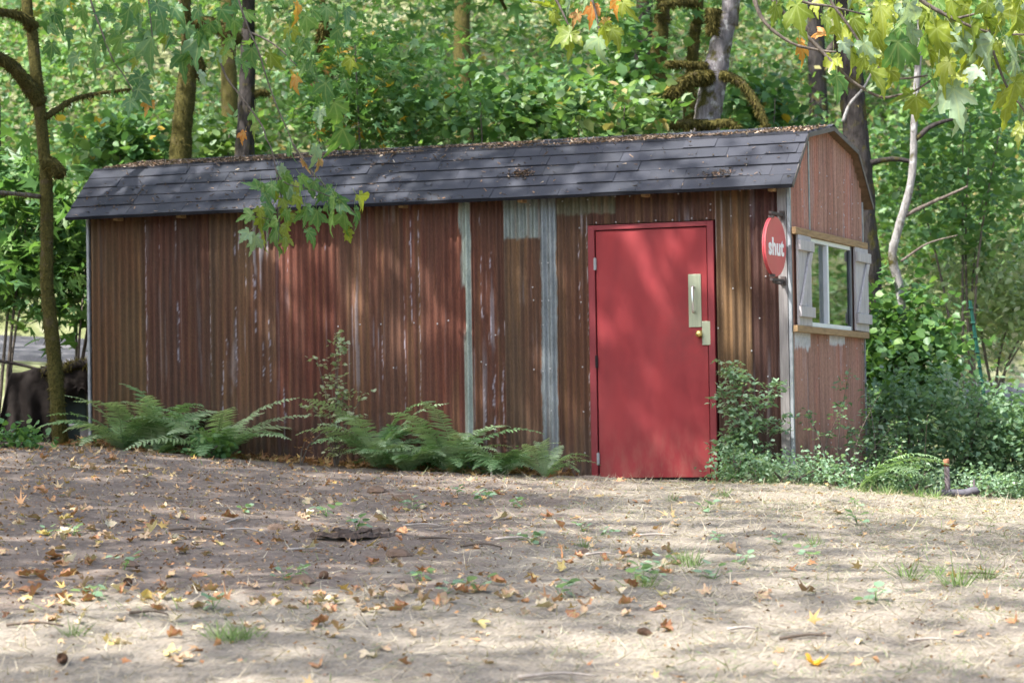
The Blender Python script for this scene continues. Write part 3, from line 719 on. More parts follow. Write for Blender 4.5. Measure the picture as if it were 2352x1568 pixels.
def shutter(y0, y1, z0, z1):
    s = link('shutter', None, shed); wd = (y1 - y0) / 3
    for k in range(3): MB().box(.030 if 1 else 0, .050, y0 + k * wd + .002, y0 + (k + 1) * wd - .002, z0 + rs.uniform(-.004, .004), z1 + rs.uniform(-.004, .004)).build('board', M_GREYWOOD, s, bevel=.003)
    h = z1 - z0
    for z in (z0 + .09 * h, z1 - .17 * h): MB().box(.0525, .074, y0 - .012, y1 + .02, z, z + .085).build('batten', M_GREYWOOD, s, bevel=.003)
    za, zb = z0 + .09 * h + .09, z1 - .17 * h - .005; dy = y1 - y0; m = MB(); w = .1
    V = []
    for x in (.0525, .070):
        V += [(x, y0 + .01, za), (x, y0 + .01 + w, za), (x, y1 - .01, zb), (x, y1 - .01 - w, zb)]
    m.add(V, [(0, 1, 2, 3)[::-1], (4, 5, 6, 7), (0, 4, 7, 3), (1, 2, 6, 5), (0, 1, 5, 4), (3, 7, 6, 2)]); m.build('brace', M_GREYWOOD, s, bevel=.002)
shutter(.055, .465, 1.222, 1.942); shutter(1.96, 2.425, 1.222, 1.942)
# ---- dim interior
M_IN = simple('interior_boards', (.12, .095, .07), .9, 0, .2, 8)
MB().box(-L_ + .05, -.12, .06, W_ - .06, -.12, -.02).build('floor', M_IN, shed)

# ---- the round sign, bracketed out from the corner post
sg = thing('round_sign', 'round red sign reading shut, on brackets at the corner of the shed', 'sign', (-.052, -.295, 1.832))
A5 = math.radians(5)
M_SIGN = simple('sign_red', (.50, .075, .085), .45, 0, .08, 6, .35, bump=0); M_WHITE = simple('sign_white', (.8, .78, .76), .5, 0, .04, 6, bump=0); M_IRON = simple('dark_iron', (.07, .055, .05), .7, .3, .3, 30)
Rz = Matrix.Rotation(-A5, 4, 'Z')
m = MB(); ring = [(math.cos(2 * math.pi * k / 48) * .235, math.sin(2 * math.pi * k / 48) * .235) for k in range(48)]
m.add([Rz @ Vector((x, y, z)) for x in (-.014, .014) for y, z in ring], [tuple(range(48))[::-1], tuple(range(48, 96))] + [(k, (k + 1) % 48, 48 + (k + 1) % 48, 48 + k) for k in range(48)])
m.build('disc', M_SIGN, sg)
rim = MB();  rim.tube([Rz @ Vector((-.004, y * 1.012, z * 1.012)) for y, z in ring + ring[:1]], (.003), 6, False); rim.build('rim', M_SIGN, sg, smooth=True)
tx = bpy.data.curves.new('lettering', 'FONT'); tx.body = 'shut'; tx.size = .19; tx.align_x = 'CENTER'; tx.align_y = 'CENTER'; tx.extrude = .0015; tx.offset = .006; tx.space_character = 1.04
tx.materials.append(M_WHITE); tmp_text = bpy.data.objects.new('tmp_text', tx); COL.objects.link(tmp_text)
bpy.context.view_layer.update()
tme = bpy.data.meshes.new_from_object(tmp_text.evaluated_get(bpy.context.evaluated_depsgraph_get())); bpy.data.objects.remove(tmp_text)
to = link('lettering', tme, sg)
to.matrix_local = Rz @ Matrix(((0, 0, 1, .0165), (1, 0, 0, 0.0), (0, 1, 0, -.01), (0, 0, 0, 1)))
for z, s in ((.262, 1), (-.262, -1)):
    b = MB(); b.box(-.012, .012, -.10, .285, z - .010, z + .010); b.box(-.02, .02, -.09, -.05, z - s * .03 - .01, z - s * .03 + .01); b.box(-.02, .02, .245, .259, z - .035, z + .035)
    if s < 0: b.tube([(0, .2, z - .012), (.02, .12, z - .03), (-.01, .0, z - .02), (.01, -.09, z - .008)], .009, 6)
    b.build('bracket', M_IRON, sg)
# ================================================================== TREES
def smooth(P, k=6):
    P = np.asarray(P, float); out = []
    Q = np.concatenate([[2 * P[0] - P[1]], P, [2 * P[-1] - P[-2]]])
    for i in range(1, len(Q) - 2):
        for t in np.linspace(0, 1, k, endpoint=False):
            a, b, c, d = Q[i - 1], Q[i], Q[i + 1], Q[i + 2]
            out.append(.5 * ((2 * b) + (-a + c) * t + (2 * a - 5 * b + 4 * c - d) * t ** 2 + (-a + 3 * b - 3 * c + d) * t ** 3))
    out.append(P[-1]); return np.array(out)
def limb(name, P, r0, r1, mat, parent, n=10, rough=.25, k=6):
    Q = smooth(P, k); R = np.linspace(r0, r1, len(Q)) * (1 + rough * .5 * (RNG.random(len(Q)) - .5))
    m = MB(); m.tube(Q, list(R), n); o = m.build(name, mat, parent, smooth=True, noise=(rough * r0 * 1.2, 1.2 / max(r0, .03) * .35))
    return o, Q, R
def moss(parent, Q, R, n, size=.035, hang=.5):
    idx = RNG.integers(0, len(Q) - 1, n); t = RNG.random(n)[:, None]
    C = Q[idx] * (1 - t) + Q[idx + 1] * t; T = Q[idx + 1] - Q[idx]; T = T / (np.linalg.norm(T, axis=1, keepdims=True) + 1e-9)
    rd = unit(n); rd = rd - T * (rd * T).sum(1, keepdims=True); rd = rd / (np.linalg.norm(rd, axis=1, keepdims=True) + 1e-9)
    P = C + rd * (R[idx][:, None] * .93); dr = rd + unit(n) * .5 + np.array([0, 0, -hang]); S = size * (.5 + RNG.random(n))
    V, F = scatter(BLADE[0] * np.array([.2, 1, 1]), BLADE[1], P, frames(rd + unit(n), dr), S)
    return tag(link('moss', raw('moss', V, F, M_MOSS), parent), kind='stuff')
def leaf_cloud(C, N, spread, size, tpl, droop=.35, up=.9, flat=.6):
    """leaves in clumps: C cluster centres, N leaves in each"""
    C = np.repeat(np.asarray(C, float), N, 0); n = len(C)
    P = C + RNG.normal(size=(n, 3)) * np.array([spread, spread, spread * flat])
    nr = unit(n) * (1 - up * .45) + np.array([0, 0, up]); tp = unit(n) + np.array([0, 0, -droop])
    S = size * (.6 + .8 * RNG.random(n)); b = RNG.normal(size=(n, 2)) * .25
    return scatter(tpl[0], tpl[1], P, frames(nr, tp), S, b)
def ellipsoid(c, r, n, hollow=.35):
    v = unit(n); q = (hollow + (1 - hollow) * RNG.random(n)) ** (1 / 2.2)
    return np.asarray(c) + v * q[:, None] * np.asarray(r)
def crown(parent, c, r, clusters, per, size, mat, tpl=STAR, spread=.35, name='crown', **kw):
    V, F = leaf_cloud(ellipsoid(c, r, clusters), per, spread, size, tpl, **kw)
    return link(name, raw(name, V, F, mat), parent)
def base_of(P):                                # extend a trunk down to the ground below its lowest point
    q = np.array(P[-1], float); q[2] = gz(q[0], q[1]) - .15; return q
def tree(name, label, cat, pts, d, r0, r1, mat, top=8.0, lean=(0, 0), mossn=0, mossize=.035, crown_r=None, crown_n=60, per=26, leafsize=.2, leafmat_='mix', tpl=STAR, group='trees behind the shed', cz=7.5, coff=(0, 0)):
    P = [at(x, y, d) for x, y in pts]                                  # from the top of the picture downwards
    b = base_of(P); t = P[0] + np.array([lean[0], lean[1], max(.5, top - P[0][2])])
    root = thing(name, label, cat, b, group)
    off = lambda A: [np.asarray(p) - b for p in A]
    o, Q, R = limb('trunk', off([t] + P + [b]), r1 * .5, r0, mat, root)
    if mossn: moss(root, Q, R, mossn, mossize)
    if crown_r is not None:
        c = t - b + np.array([coff[0], coff[1], 0]); c[2] = cz - b[2]; crown(root, c, crown_r, crown_n, per, leafsize, M_LEAF[leafmat_], tpl)
        for k in range(5):
            e = ellipsoid(c, np.array(crown_r) * .75, 1)[0]; limb('branch', [Q[0] * .55 + Q[6] * .45 - np.array([0, 0, .4 + .3 * k]), (Q[0] + e) / 2 + unit(1)[0] * .3, e], r1 * .35, .02, mat, root, 6)
    return root, b, Q, R
def branch(root, b, pts, d, r0, r1, mat, mossn=0, dd=0.0, n=7, msize=.04, hang=1.2, name='branch'):
    P = [at(x, y, d + dd * i / max(1, len(pts) - 1)) - b for i, (x, y) in enumerate(pts)]
    o, Q, R = limb(name, P, r0, r1, mat, root, n)
    if mossn:
        m = moss(root, Q, R, mossn, msize, hang)
    return Q
# slim mossy tree left of the shed
t1, b1, Q1, R1 = tree('slim_mossy_tree', 'slim crooked moss-covered tree standing just left of the shed', 'tree',
    [(58, -60), (72, 60), (88, 220), (104, 380), (108, 520), (108, 660), (118, 760), (128, 860), (134, 960), (140, 1025)], 24.6, .072, .085, B_MOSS, 9, (-.3, .3), 4200, .03, (2.2, 2.2, 1.4), 45, 24, .2, 'green')
branch(t1, b1, [(92, 235), (60, 190), (25, 150), (-20, 125)], 24.6, .07, .05, B_MOSS, 900, -.4)
branch(t1, b1, [(78, 60), (40, 35), (-20, 25)], 24.6, .05, .03, B_MOSS, 500, -.5)
branch(t1, b1, [(104, 372), (128, 384), (140, 402)], 24.6, .07, .05, B_MOSS, 700, -.1)
branch(t1, b1, [(100, 452), (40, 446), (-30, 440)], 24.6, .022, .018, B_TWIG, 120, -.4)
branch(t1, b1, [(104, 270), (180, 225), (300, 205)], 24.6, .03, .012, B_MOSS, 350, .5)
# mossy leaning trunk behind the left of the roof
t2, b2, Q2, R2 = tree('mossy_tree', 'stout mossy trunk rising behind the left end of the roof', 'tree',
    [(425, -60), (432, 40), (436, 120), (426, 220), (418, 300), (414, 372), (408, 460)], 29, .135, .12, B_MOSS, 10, (0, .6), 3000, .035, (2.2, 2.2, 2.0), 60, 24, .15, 'mix', cz=6.4, coff=(-1.3, 0))
branch(t2, b2, [(436, 60), (480, 55), (520, 75), (548, 92)], 29, .085, .06, B_MOSS, 1500, -.2)
branch(t2, b2, [(440, 120), (462, 155), (452, 180)], 29, .06, .035, B_MOSS, 400)
t3, b3, Q3, R3 = tree('dark_bark_tree', 'straight dark-barked trunk right of the stout mossy trunk behind the roof', 'tree',
    [(572, -60), (570, 60), (568, 180), (566, 280), (562, 400)], 30.4, .118, .105, B_DARK, 11, (0, .3), 250, .04, (2.2, 2.0, 1.8), 50, 24, .14, 'mix', cz=7.0)
branch(t3, b3, [(572, 222), (600, 212), (620, 216)], 30.4, .05, .02, B_MOSS, 250)
# short mossy hanging stump of a broken limb, carried by a thin tree
t8, b8, Q8, R8 = tree('thin_leaning_tree', 'thin tree with a hanging mossy broken limb left of centre behind the roof', 'tree',
    [(742, -60), (748, 60), (756, 160), (766, 300), (772, 420)], 30, .05, .05, B_MOSS, 9, (0, .3), 500, .04, (1.9, 1.8, 1.7), 44, 22, .13, 'autumn', cz=5.7, coff=(.9, .2))
branch(t8, b8, [(750, 60), (742, 85), (744, 120), (748, 150)], 29.8, .075, .05, B_MOSS, 1100, 0, msize=.06)
t4, b4, Q4, R4 = tree('mossy_tree', 'mossy trunk just left of the big leaning grey trunk above the roof', 'tree',
    [(1524, -60), (1520, 40), (1512, 130), (1508, 210), (1500, 330)], 30.5, .13, .12, B_MOSS, 10, (0, .4), 2400, .04, (2.6, 2.2, 2.0), 75, 24, .15, 'green', cz=6.3, coff=(-1.2, 0))
t4b, b4b, Q4b, R4b = tree('mossy_tree', 'narrow mossy trunk half hidden behind the big leaning grey trunk', 'tree',
    [(1606, -60), (1598, 60), (1590, 150), (1584, 330)], 31.5, .085, .085, B_MOSS, 10, (0, .4), 1600, .04, (2, 2, 1.6), 40, 22, .2, 'mix', cz=8.6)
# the big leaning grey trunk
t5, b5, Q5, R5 = tree('leaning_grey_tree', 'big leaning trunk with grey bark and mossy curved limbs above the roof', 'tree',
    [(1684, -60), (1668, 40), (1650, 130), (1634, 220), (1622, 292), (1606, 420)], 27.6, .17, .155, B_GREY, 10, (.4, .2), 0, .04, (3, 3, 2), 42, 22, .22, 'mix', cz=8.2)
branch(t5, b5, [(1632, 175), (1600, 178), (1568, 190), (1536, 222)], 27.5, .065, .05, B_MOSS, 4500, -.3, 8, .05, 1.8)
branch(t5, b5, [(1654, 172), (1690, 182), (1722, 215), (1744, 252), (1762, 296)], 27.5, .045, .035, B_MOSS, 900, -.2)
branch(t5, b5, [(1622, 152), (1570, 148), (1530, 146)], 27.5, .04, .03, B_MOSS, 700, -.2)
branch(t5, b5, [(1640, 20), (1636, 50), (1638, 80)], 27.3, .07, .05, B_MOSS, 900, 0)
branch(t5, b5, [(1600, 10), (1570, 6), (1520, 10)], 27.5, .04, .03, B_MOSS, 500, -.2)
branch(t5, b5, [(1626, 285), (1570, 284), (1540, 290)], 27.4, .05, .03, B_MOSS, 500, -.1)
branch(t5, b5, [(1626, 288), (1670, 282), (1696, 296)], 27.4, .045, .03, B_MOSS, 450, -.1)
mq = np.array([q for q in Q5]); moss(t5, mq - np.array([.06, 0, 0]), R5 * .92, 1500, .035)
t6, b6, Q6, R6 = tree('dark_furrowed_tree', 'thick dark furrowed trunk standing right behind the gable', 'tree',
    [(1936, -60), (1944, 60), (1958, 220), (1970, 360), (1980, 520), (1986, 640), (1990, 760), (1992, 880)], 27.2, .20, .165, B_DARK, 12, (0, .2), 200, .04, (2.4, 2.4, 2.0), 60, 22, .22, 'mix', cz=9, coff=(-2.2, -1.2))
branch(t6, b6, [(1920, 100), (1890, 120), (1850, 60)], 27.2, .04, .02, B_TWIG)
branch(t6, b6, [(2000, 374), (2050, 366), (2098, 372)], 27.0, .03, .02, B_DARK)
branch(t6, b6, [(1936, 280), (1952, 240), (1985, 200), (2005, 160)], 26.9, .018, .008, B_PALE)
t7, b7, Q7, R7 = tree('pale_alder', 'slim pale-barked crooked tree right of the dark furrowed trunk', 'tree',
    [(2118, -60), (2112, 100), (2100, 270), (2098, 360), (2088, 440), (2062, 530), (2050, 590), (2066, 660), (2070, 740), (2062, 840)], 26.6, .052, .05, B_PALE, 8, (.2, .2), 120, .025, (1.8, 1.8, 1.4), 40, 22, .12, 'green', ROUND, cz=6.5)
branch(t7, b7, [(2080, 495), (2130, 470), (2180, 448), (2222, 428)], 26.6, .022, .010, B_TWIG)
branch(t7, b7, [(2104, 320), (2140, 290), (2200, 270)], 26.6, .03, .015, B_DARK)
branch(t7, b7, [(2070, 600), (2130, 560), (2200, 540)], 26.6, .014, .006, B_TWIG)

# ---- trees of the wood beyond, on the slope
def hill_tree(label, u, d, h, r, cr, cn, mat=B_DARK, lm='mix', size=.2):
    p = ud(u, d); p[2] = gz(p[0], p[1]) - .1; root = thing('hillside_tree', label, 'tree', p, 'trees on the hillside')
    limb('trunk', [(0, 0, h), (.1, 0, h * .6), (-.05, .05, h * .3), (0, 0, 0)], r * .4, r, mat, root)
    crown(root, (0, 0, h), cr, cn, 26, size, M_LEAF[lm], STAR, .4)
hill_tree('dark hillside tree far left beyond the gravel road', -7.0, 38.5, 9.5, .16, (2.2, 2.2, 1.8), 55, B_DARK, 'mix')
hill_tree('hillside tree seen between the two mossy trunks at left', -3.9, 40, 9.0, .13, (2.2, 2.4, 2.0), 60, B_MOSS, 'mix')
hill_tree('hillside tree behind the middle of the roof beyond the road', -.6, 39.5, 9.5, .15, (2.8, 2.4, 2.4), 80, B_MOSS, 'mix')
hill_tree('hillside tree with dark foliage right of the leaning grey trunk', 4.6, 42, 8.5, .15, (2.4, 2.4, 2.2), 60, B_DARK, 'green')
hill_tree('hillside tree at the far right beyond the road', 8.2, 39, 8.5, .16, (2.6, 2.6, 2.4), 90, B_DARK, 'green')

hill_tree('unseen tree added beyond the left edge to shade the gravel road', -9.6, 29.5, 8.5, .16, (2.8, 3.2, 1.8), 75, B_MOSS, 'mix')  # out of view, added to keep the sun off the gravel
hill_tree('tree above the right edge of the wood shading the pale bushes', 1.6, 33.5, 10.5, .15, (2.2, 2.0, 1.4), 26, B_DARK, 'mix')
# ---- hillside undergrowth: one mass
def undergrowth(u0, u1, d0, d1, clusters, per, size, h, mats, seed, keep=None):
    u = u0 + (u1 - u0) * RNG.random(clusters); d = d0 + (d1 - d0) * RNG.random(clusters)
    if keep is not None:
        k = keep(u, d); u, d = u[k], d[k]
    x = CAM[0] + RH[0] * u + FH[0] * d; y = CAM[1] + RH[1] * u + FH[1] * d; z = terrain(x, y)
    hh = h * (.15 + .85 * fbm(u * .55, d * .55, seed)) * RNG.random(len(u))
    return leaf_cloud(np.stack([x, y, z + .08 + hh], 1), per, .22, size, LEAF, .3, .7)
gap = lambda u, d: ~((fbm(u * .6, d * .6, 91) > .63) & (u < -.5) & (d > 38))
V, F = undergrowth(-13, 13, 36.6, 53, 7600, 16, .12, 1.8, None, 92, gap)
tag(link('hillside_undergrowth', raw('hillside_undergrowth', V, F, M_LEAF['hill'])), 'mass of sunlit bushes covering the slope behind the gravel road', 'undergrowth', kind='stuff')
V, F = undergrowth(-12, 12, 36.2, 42, 1700, 18, .11, 2.4, None, 93, lambda u, d: fbm(u * .5, d * .5, 95) > .45)
tag(link('roadside_undergrowth', raw('roadside_undergrowth', V, F, M_LEAF['green'])), 'darker green thicket along the far edge of the gravel road', 'undergrowth', kind='stuff')
V, F = undergrowth(-9, 9, 26.6, 31.0, 700, 14, .08, .3, None, 96, lambda u, d: (u > -3.7) & (u < 4.3))
tag(link('verge_plants', raw('verge_plants', V, F, M_LEAF['mix'])), 'low weeds on the bank between the shed and the gravel road', 'undergrowth', kind='stuff')
for k in range(26):                            # pale dead stalks on the slope
    pass

# ---- the maples in front, whose boughs hang into the picture and shade the yard
NEARMESH = {}
def near_mesh(cls, var, mats=M_NEAR, nm='leaf', curl=.3, droop=.3, pet=True):
    key = (nm, cls, var)
    if key not in NEARMESH:
        V, F, vein = maple_leaf(100 + var, curl * (.4 + .25 * var % 1), .15 + .12 * (var % 5), pet, 1.05 * (var % 4) / 3, .16); me = raw(nm, V, F, mats[cls], True)
        a = me.attributes.new('vein', 'FLOAT', 'POINT'); a.data.foreach_set('value', vein); NEARMESH[key] = me
    return NEARMESH[key]
def near_leaf(root, b, px, py, d, ang, length, cls, face=1.0):
    a = math.radians(ang); tip = CR * math.cos(a) - CU * math.sin(a) + CF * random.uniform(-.35, .35)
    nr = -CF * face + np.array([0, 0, random.uniform(-.2, 1.0)]) + CR * random.uniform(-1.0, 1.0)
    if random.random() < .2: nr = nr + CR * random.choice((-1.6, 1.6))
    s = length / FPX * d; A = frames(nr[None], tip[None])[0] * np.array([random.uniform(.55, 1.05), random.uniform(.85, 1.15), 1.0]); p = at(px, py, d) - b
    o = link('leaf', near_mesh(cls, random.randrange(12)), root)
    o.matrix_local = Matrix([[*(A[i] * s), p[i]] for i in range(3)] + [[0, 0, 0, 1]]); return o
z3p = lambda x, y: ((x / 2.767 + 1650) / 1.0629, y / 2.767 / 1.0629)
z2p = lambda x, y: ((x / 2.767 + 800) / 1.0629, y / 2.767 / 1.0629)
z1p = lambda x, y: (x / 2.767 / 1.0629, y / 2.767 / 1.0629)
KZM = 1 / 2.767 / 1.0629
def big_maple(label, u, d, trunk_r, crowns, boughs):
    p = ud(u, d); p[2] = gz(p[0], p[1]) - .1
    root = thing('bigleaf_maple', label, 'tree', p, 'maples overhanging the yard')
    limb('trunk', [(0, 0, 8.5), (.15, .1, 5), (0, .1, 2.5), (0, 0, 0)], trunk_r * .5, trunk_r, B_MOSS, root, 12)
    cs = []
    for (cu, cd, cz), r, n, per in crowns:
        c = ud(cu, cd, cz) - p; cs.append(leaf_cloud(ellipsoid(c, r, n, .1), per, .34 + .004 * per, .21, STAR, .35, 1.1))
        for k in range(4):
            e = ellipsoid(c, np.array(r) * .7, 1)[0]; limb('bough', [(0, .1, 4.5 + k * .6), np.array([0, 0, 5.5]) * .4 + e * .5 + np.array([0, 0, .6]), e], .09, .02, B_MOSS, root, 6)
    V, F = join(cs); link('crown', raw('crown', V, F, M_LEAF['mix']), root)
    return root, p
mapR, pR = big_maple('bigleaf maple whose yellow-green leaves hang across the top right corner', 7.6, 17.5, .25,
                     [((6.0, 18.0, 6.0), (2.6, 2.6, 1.3), 34, 16)], None)
mapL, pL = big_maple('bigleaf maple whose leafy twigs hang down over the left of the roof', -9.4, 17.6, .30,
                     [((-10.3, 18.2, 11.5), (3.5, 2.8, 2.0), 95, 48), ((-5.0, 17.7, 11.2), (1.4, 1.6, 1.0), 8, 84), ((-4.8, 21.0, 10.5), (2.6, 2.2, 1.6), 9, 84), ((-6.4, 20.6, 6.6), (1.8, 1.6, 1.0), 20, 16)], None)
mapN, pN = big_maple('bigleaf maple out at the near left shading the front yard', -10.5, 9.5, .28,
                     [((-9.3, 11.3, 12.0), (3.4, 4.1, 2.0), 64, 48), ((-6.6, 6.6, 12.0), (3.4, 2.4, 1.4), 15, 46), ((-3.0, 9.0, 11.5), (2.4, 2.6, 1.2), 5, 40), ((-7.4, 4.6, 11.0), (3.2, 1.5, 1.2), 40, 18), ((-3.6, 11.5, 12.0), (2.0, 2.6, 1.2), 28, 18)], None)
DR_ = 18.2
def twig(root, b, pts, d, r0, r1, conv, dd=0.0):
    return branch(root, b, [conv(x, y) for x, y in pts], d, r0, r1, B_TWIG, 0, dd, 6)
BR3 = [[(520, -60), (545, 40), (600, 150), (700, 240), (830, 310), (1000, 345), (1085, 350)],
       [(620, -60), (690, 40), (780, 140), (950, 310), (1100, 470), (1220, 570), (1380, 655), (1500, 645), (1600, 620), (1720, 545)],
       [(1020, -60), (1060, 30), (1150, 150), (1230, 270), (1340, 430), (1450, 520), (1560, 530), (1700, 510)],
       [(1600, -60), (1680, 20), (1800, 90), (1900, 140), (2050, 200), (2200, 230), (2420, 238)],
       [(760, -30), (900, 25), (1050, 45), (1280, 100)],
       [(2100, 130), (2130, 300), (2180, 450), (2240, 590), (2320, 700), (2360, 760)],
       [(1520, -40), (1560, 20), (1660, 60)], [(1880, 130), (1960, 110), (2080, 80)]]
for i, b_ in enumerate(BR3): twig(mapR, pR, b_, DR_, .016 if i in (0, 1, 3) else .011, .006, z3p)
LV = [(680, 40, 110, 120, 'y'), (820, 50, 80, 150, 'y'), (960, 0, 80, 110, 'y'), (1080, 60, 95, 150, 'y'), (1000, 230, 190, 90, 'o'), (840, 290, 100, 110, 'o'), (1060, 390, 100, 150, 'y'), (1090, 520, 110, 150, 'g'), (1130, 290, 70, 90, 'p'),
      (1270, 300, 60, 150, 'p'), (1320, 470, 75, 160, 'y'), (1350, 200, 80, 180, 'y'), (1490, 300, 95, 200, 'g'), (1480, 100, 30, 180, 'p'), (1560, 30, 60, 180, 'p'), (1600, 210, 60, 120, 'p'), (1640, 90, 80, 150, 'y'), (1750, 190, 75, 210, 'y'),
      (1820, 270, 80, 180, 'y'), (1900, 230, 50, 140, 'p'), (1960, 300, 60, 130, 'p'), (1960, 420, 120, 160, 'y'), (2000, 180, 100, 170, 'y'), (2080, 130, 40, 150, 'y'), (2150, 290, 100, 220, 'p'), (2230, 300, 60, 200, 'p'), (2060, 340, 90, 150, 'y'),
      (2300, 400, 90, 150, 'p'), (1780, 490, 80, 180, 'p'), (1870, 600, 75, 200, 'p'), (1740, 530, 60, 110, 'g'), (1590, 640, 160, 100, 'y'), (1620, 660, 80, 130, 'y'), (1680, 640, 20, 90, 'p'), (2240, 620, 100, 190, 'y'), (2320, 700, 90, 180, 'p'),
      (2330, 850, 100, 110, 'y'), (2130, 450, 95, 130, 'y'), (2200, 90, 60, 190, 'y'), (2300, 100, 90, 180, 'y'), (2100, 20, 80, 130, 'y'), (1930, 10, 20, 120, 'y'), (1300, 600, -20, 60, 'p'), (1230, 80, 100, 150, 'g'), (1130, 180, 120, 140, 'y'), (1420, 210, 100, 110, 'y'),
      (1200, 130, 70, 150, 'y'), (1520, 190, 80, 150, 'g'), (1650, 260, 100, 170, 'g'), (1700, 340, 90, 140, 'y'), (1560, 400, 80, 140, 'g'), (2200, 180, 60, 160, 'y'), (2330, 230, 70, 170, 'y'), (2260, 20, 80, 150, 'y'), (1780, 60, 70, 170, 'y'), (1380, 40, 80, 150, 'y'),
      (1410, 420, 60, 130, 'y'), (1840, 420, 100, 150, 'y'), (1920, 520, 90, 130, 'y'), (2040, 470, 100, 110, 'p'), (1450, 480, 100, 120, 'y'), (700, 20, 60, 110, 'g'), (1180, 350, 90, 130, 'y'), (1270, 390, 110, 110, 'y'), (1890, 700, 80, 170, 'p'), (1650, 30, 60, 140, 'y'),
      (1000, 120, 80, 100, 'y'), (2290, 560, 95, 160, 'y'), (2350, 500, 90, 150, 'y'), (2180, 380, 90, 120, 'y')]
for x, y, a, s, c in LV: px, py = z3p(x, y); near_leaf(mapR, pR, px, py, DR_ + random.uniform(-.35, .35), a + random.uniform(-12, 12), s * KZM * 1.32, c)
for i in range(46):
    x = random.uniform(1150, 2400); y = random.uniform(-60, 330); px, py = z3p(x, y)
    near_leaf(mapR, pR, px, py, DR_ + random.uniform(-.2, .8), random.uniform(50, 130), random.uniform(120, 190) * KZM, random.choice('yyyygpg'))
twig(mapR, pR, [(1500, -60), (1560, 30), (1640, 200)], DR_ - .1, .010, .006, z2p); twig(mapR, pR, [(1760, -60), (1800, 40), (1840, 230)], DR_ - .1, .010, .006, z2p)
for x, y, a, s, c in [(1500, 50, 195, 130, 'y'), (1520, 90, 85, 120, 'y'), (1640, 230, 95, 190, 'y'), (1630, 225, 175, 150, 'y'), (1690, 90, 120, 100, 'n'), (1790, 40, 100, 130, 'o'), (1880, 130, 95, 90, 'n'), (1830, 260, 68, 190, 'p'), (1870, 170, 75, 140, 'y'), (1920, 200, 75, 140, 'y'),
                      (1990, 20, 50, 150, 'y'), (1960, 0, 90, 130, 'o'), (1560, -20, 90, 130, 'y'), (1640, 10, 110, 100, 'p'), (1730, -10, 80, 110, 'p')]:
    px, py = z2p(x, y); near_leaf(mapR, pR, px, py, DR_ - .1 + random.uniform(-.2, .2), a, s * KZM, c, 1.4)
# left: hanging twigs and shaded leaves
DL_ = 22.0
BL1 = [[(1600, -40), (1640, 90), (1690, 220), (1740, 330), (1800, 520), (1870, 720), (1930, 850), (1978, 975)], [(1690, 220), (1800, 270), (1900, 340), (2010, 450)],
       [(1490, 430), (1540, 540), (1650, 680), (1770, 850), (1800, 940), (1835, 1010), (1860, 1130), (1880, 1260), (1880, 1400)], [(600, -40), (640, 90), (700, 250), (760, 400), (830, 500), (900, 620)], [(1000, -40), (1010, 60), (1030, 250)],
       [(1978, 975), (2060, 1100), (2160, 1220), (2290, 1330), (2340, 1450)], [(1880, 1260), (1900, 1330), (1860, 1420), (1830, 1480)]]
for b_ in BL1: twig(mapL, pL, b_, DL_, .009, .004, z1p, -.1)
LB = [(760, 120, 200, 120, 'b'), (730, 90, 150, 110, 'b'), (1030, 270, 110, 190, 'b'), (1000, 280, 170, 150, 'b'), (860, 400, 170, 150, 'b'), (950, 520, 110, 150, 'b'), (1130, 240, 60, 120, 'b'), (1220, 370, 90, 140, 'b'), (1350, 260, 80, 170, 'b'), (1340, 60, 90, 130, 'b'), (870, 60, 100, 140, 'b'),
      (1060, 30, 90, 150, 'b'), (1180, 60, 60, 140, 'b'), (720, 250, 100, 150, 'b'), (820, 250, 120, 150, 'g'), (640, 130, 90, 110, 'b'), (560, 60, 100, 110, 'g'), (960, 120, 80, 140, 'b'), (1100, 140, 140, 130, 'g'), (1260, 180, 70, 120, 'b'), (1010, 690, 95, 90, 'o'), (780, 560, 100, 120, 'b'), (640, 420, 90, 110, 'b'),
      (1500, 60, 70, 130, 'g'), (1580, 140, 80, 120, 'g'), (1660, 80, 40, 110, 'g'), (1990, 40, 100, 140, 'o'), (2200, 60, 90, 110, 'g'), (2000, 520, 100, 110, 'o'), (1480, 350, 80, 110, 'p'), (1340, 500, 60, 80, 'p'), (1700, 330, 80, 130, 'b'), (1880, 340, 100, 130, 'g'), (1950, 250, 90, 140, 'g'), (2050, 280, 100, 130, 'b'), (2120, 420, 90, 150, 'b'),
      (2200, 560, 90, 160, 'b'), (2260, 700, 90, 170, 'g'), (2300, 880, 90, 190, 'g'), (2160, 760, 100, 120, 'p'), (1720, 760, 80, 120, 'g'), (1740, 850, 90, 90, 'y'), (1650, 900, 110, 70, 'o'), (1640, 420, 90, 110, 'g'), (440, 230, 90, 110, 'b'), (370, 90, 80, 120, 'b'), (1560, 260, 100, 110, 'g'), (1420, 160, 80, 120, 'g'), (1800, 60, 90, 130, 'g'), (2060, 120, 80, 120, 'g'), (2280, 200, 90, 130, 'b'),
      (2340, 60, 100, 150, 'b'), (520, 380, 110, 120, 'b'), (880, 680, 110, 110, 'b'), (940, 600, 60, 120, 'b'), (1260, 330, 110, 110, 'b')]
for x, y, a, s, c in LB: px, py = z1p(x, y); near_leaf(mapL, pL, px, py, DL_ + random.uniform(-.3, .9), a + random.uniform(-12, 12), s * KZM * 1.12, c)
for i in range(52):
    x = random.choice((random.uniform(300, 1500), random.uniform(1500, 2400))); y = random.uniform(-60, 420) + max(0, (x - 1600) * .45) * random.random(); px, py = z1p(x, y)
    near_leaf(mapL, pL, px, py, DL_ + random.uniform(-.2, 1.6), random.uniform(50, 130), random.uniform(75, 130) * KZM, random.choice('bbgggy'))
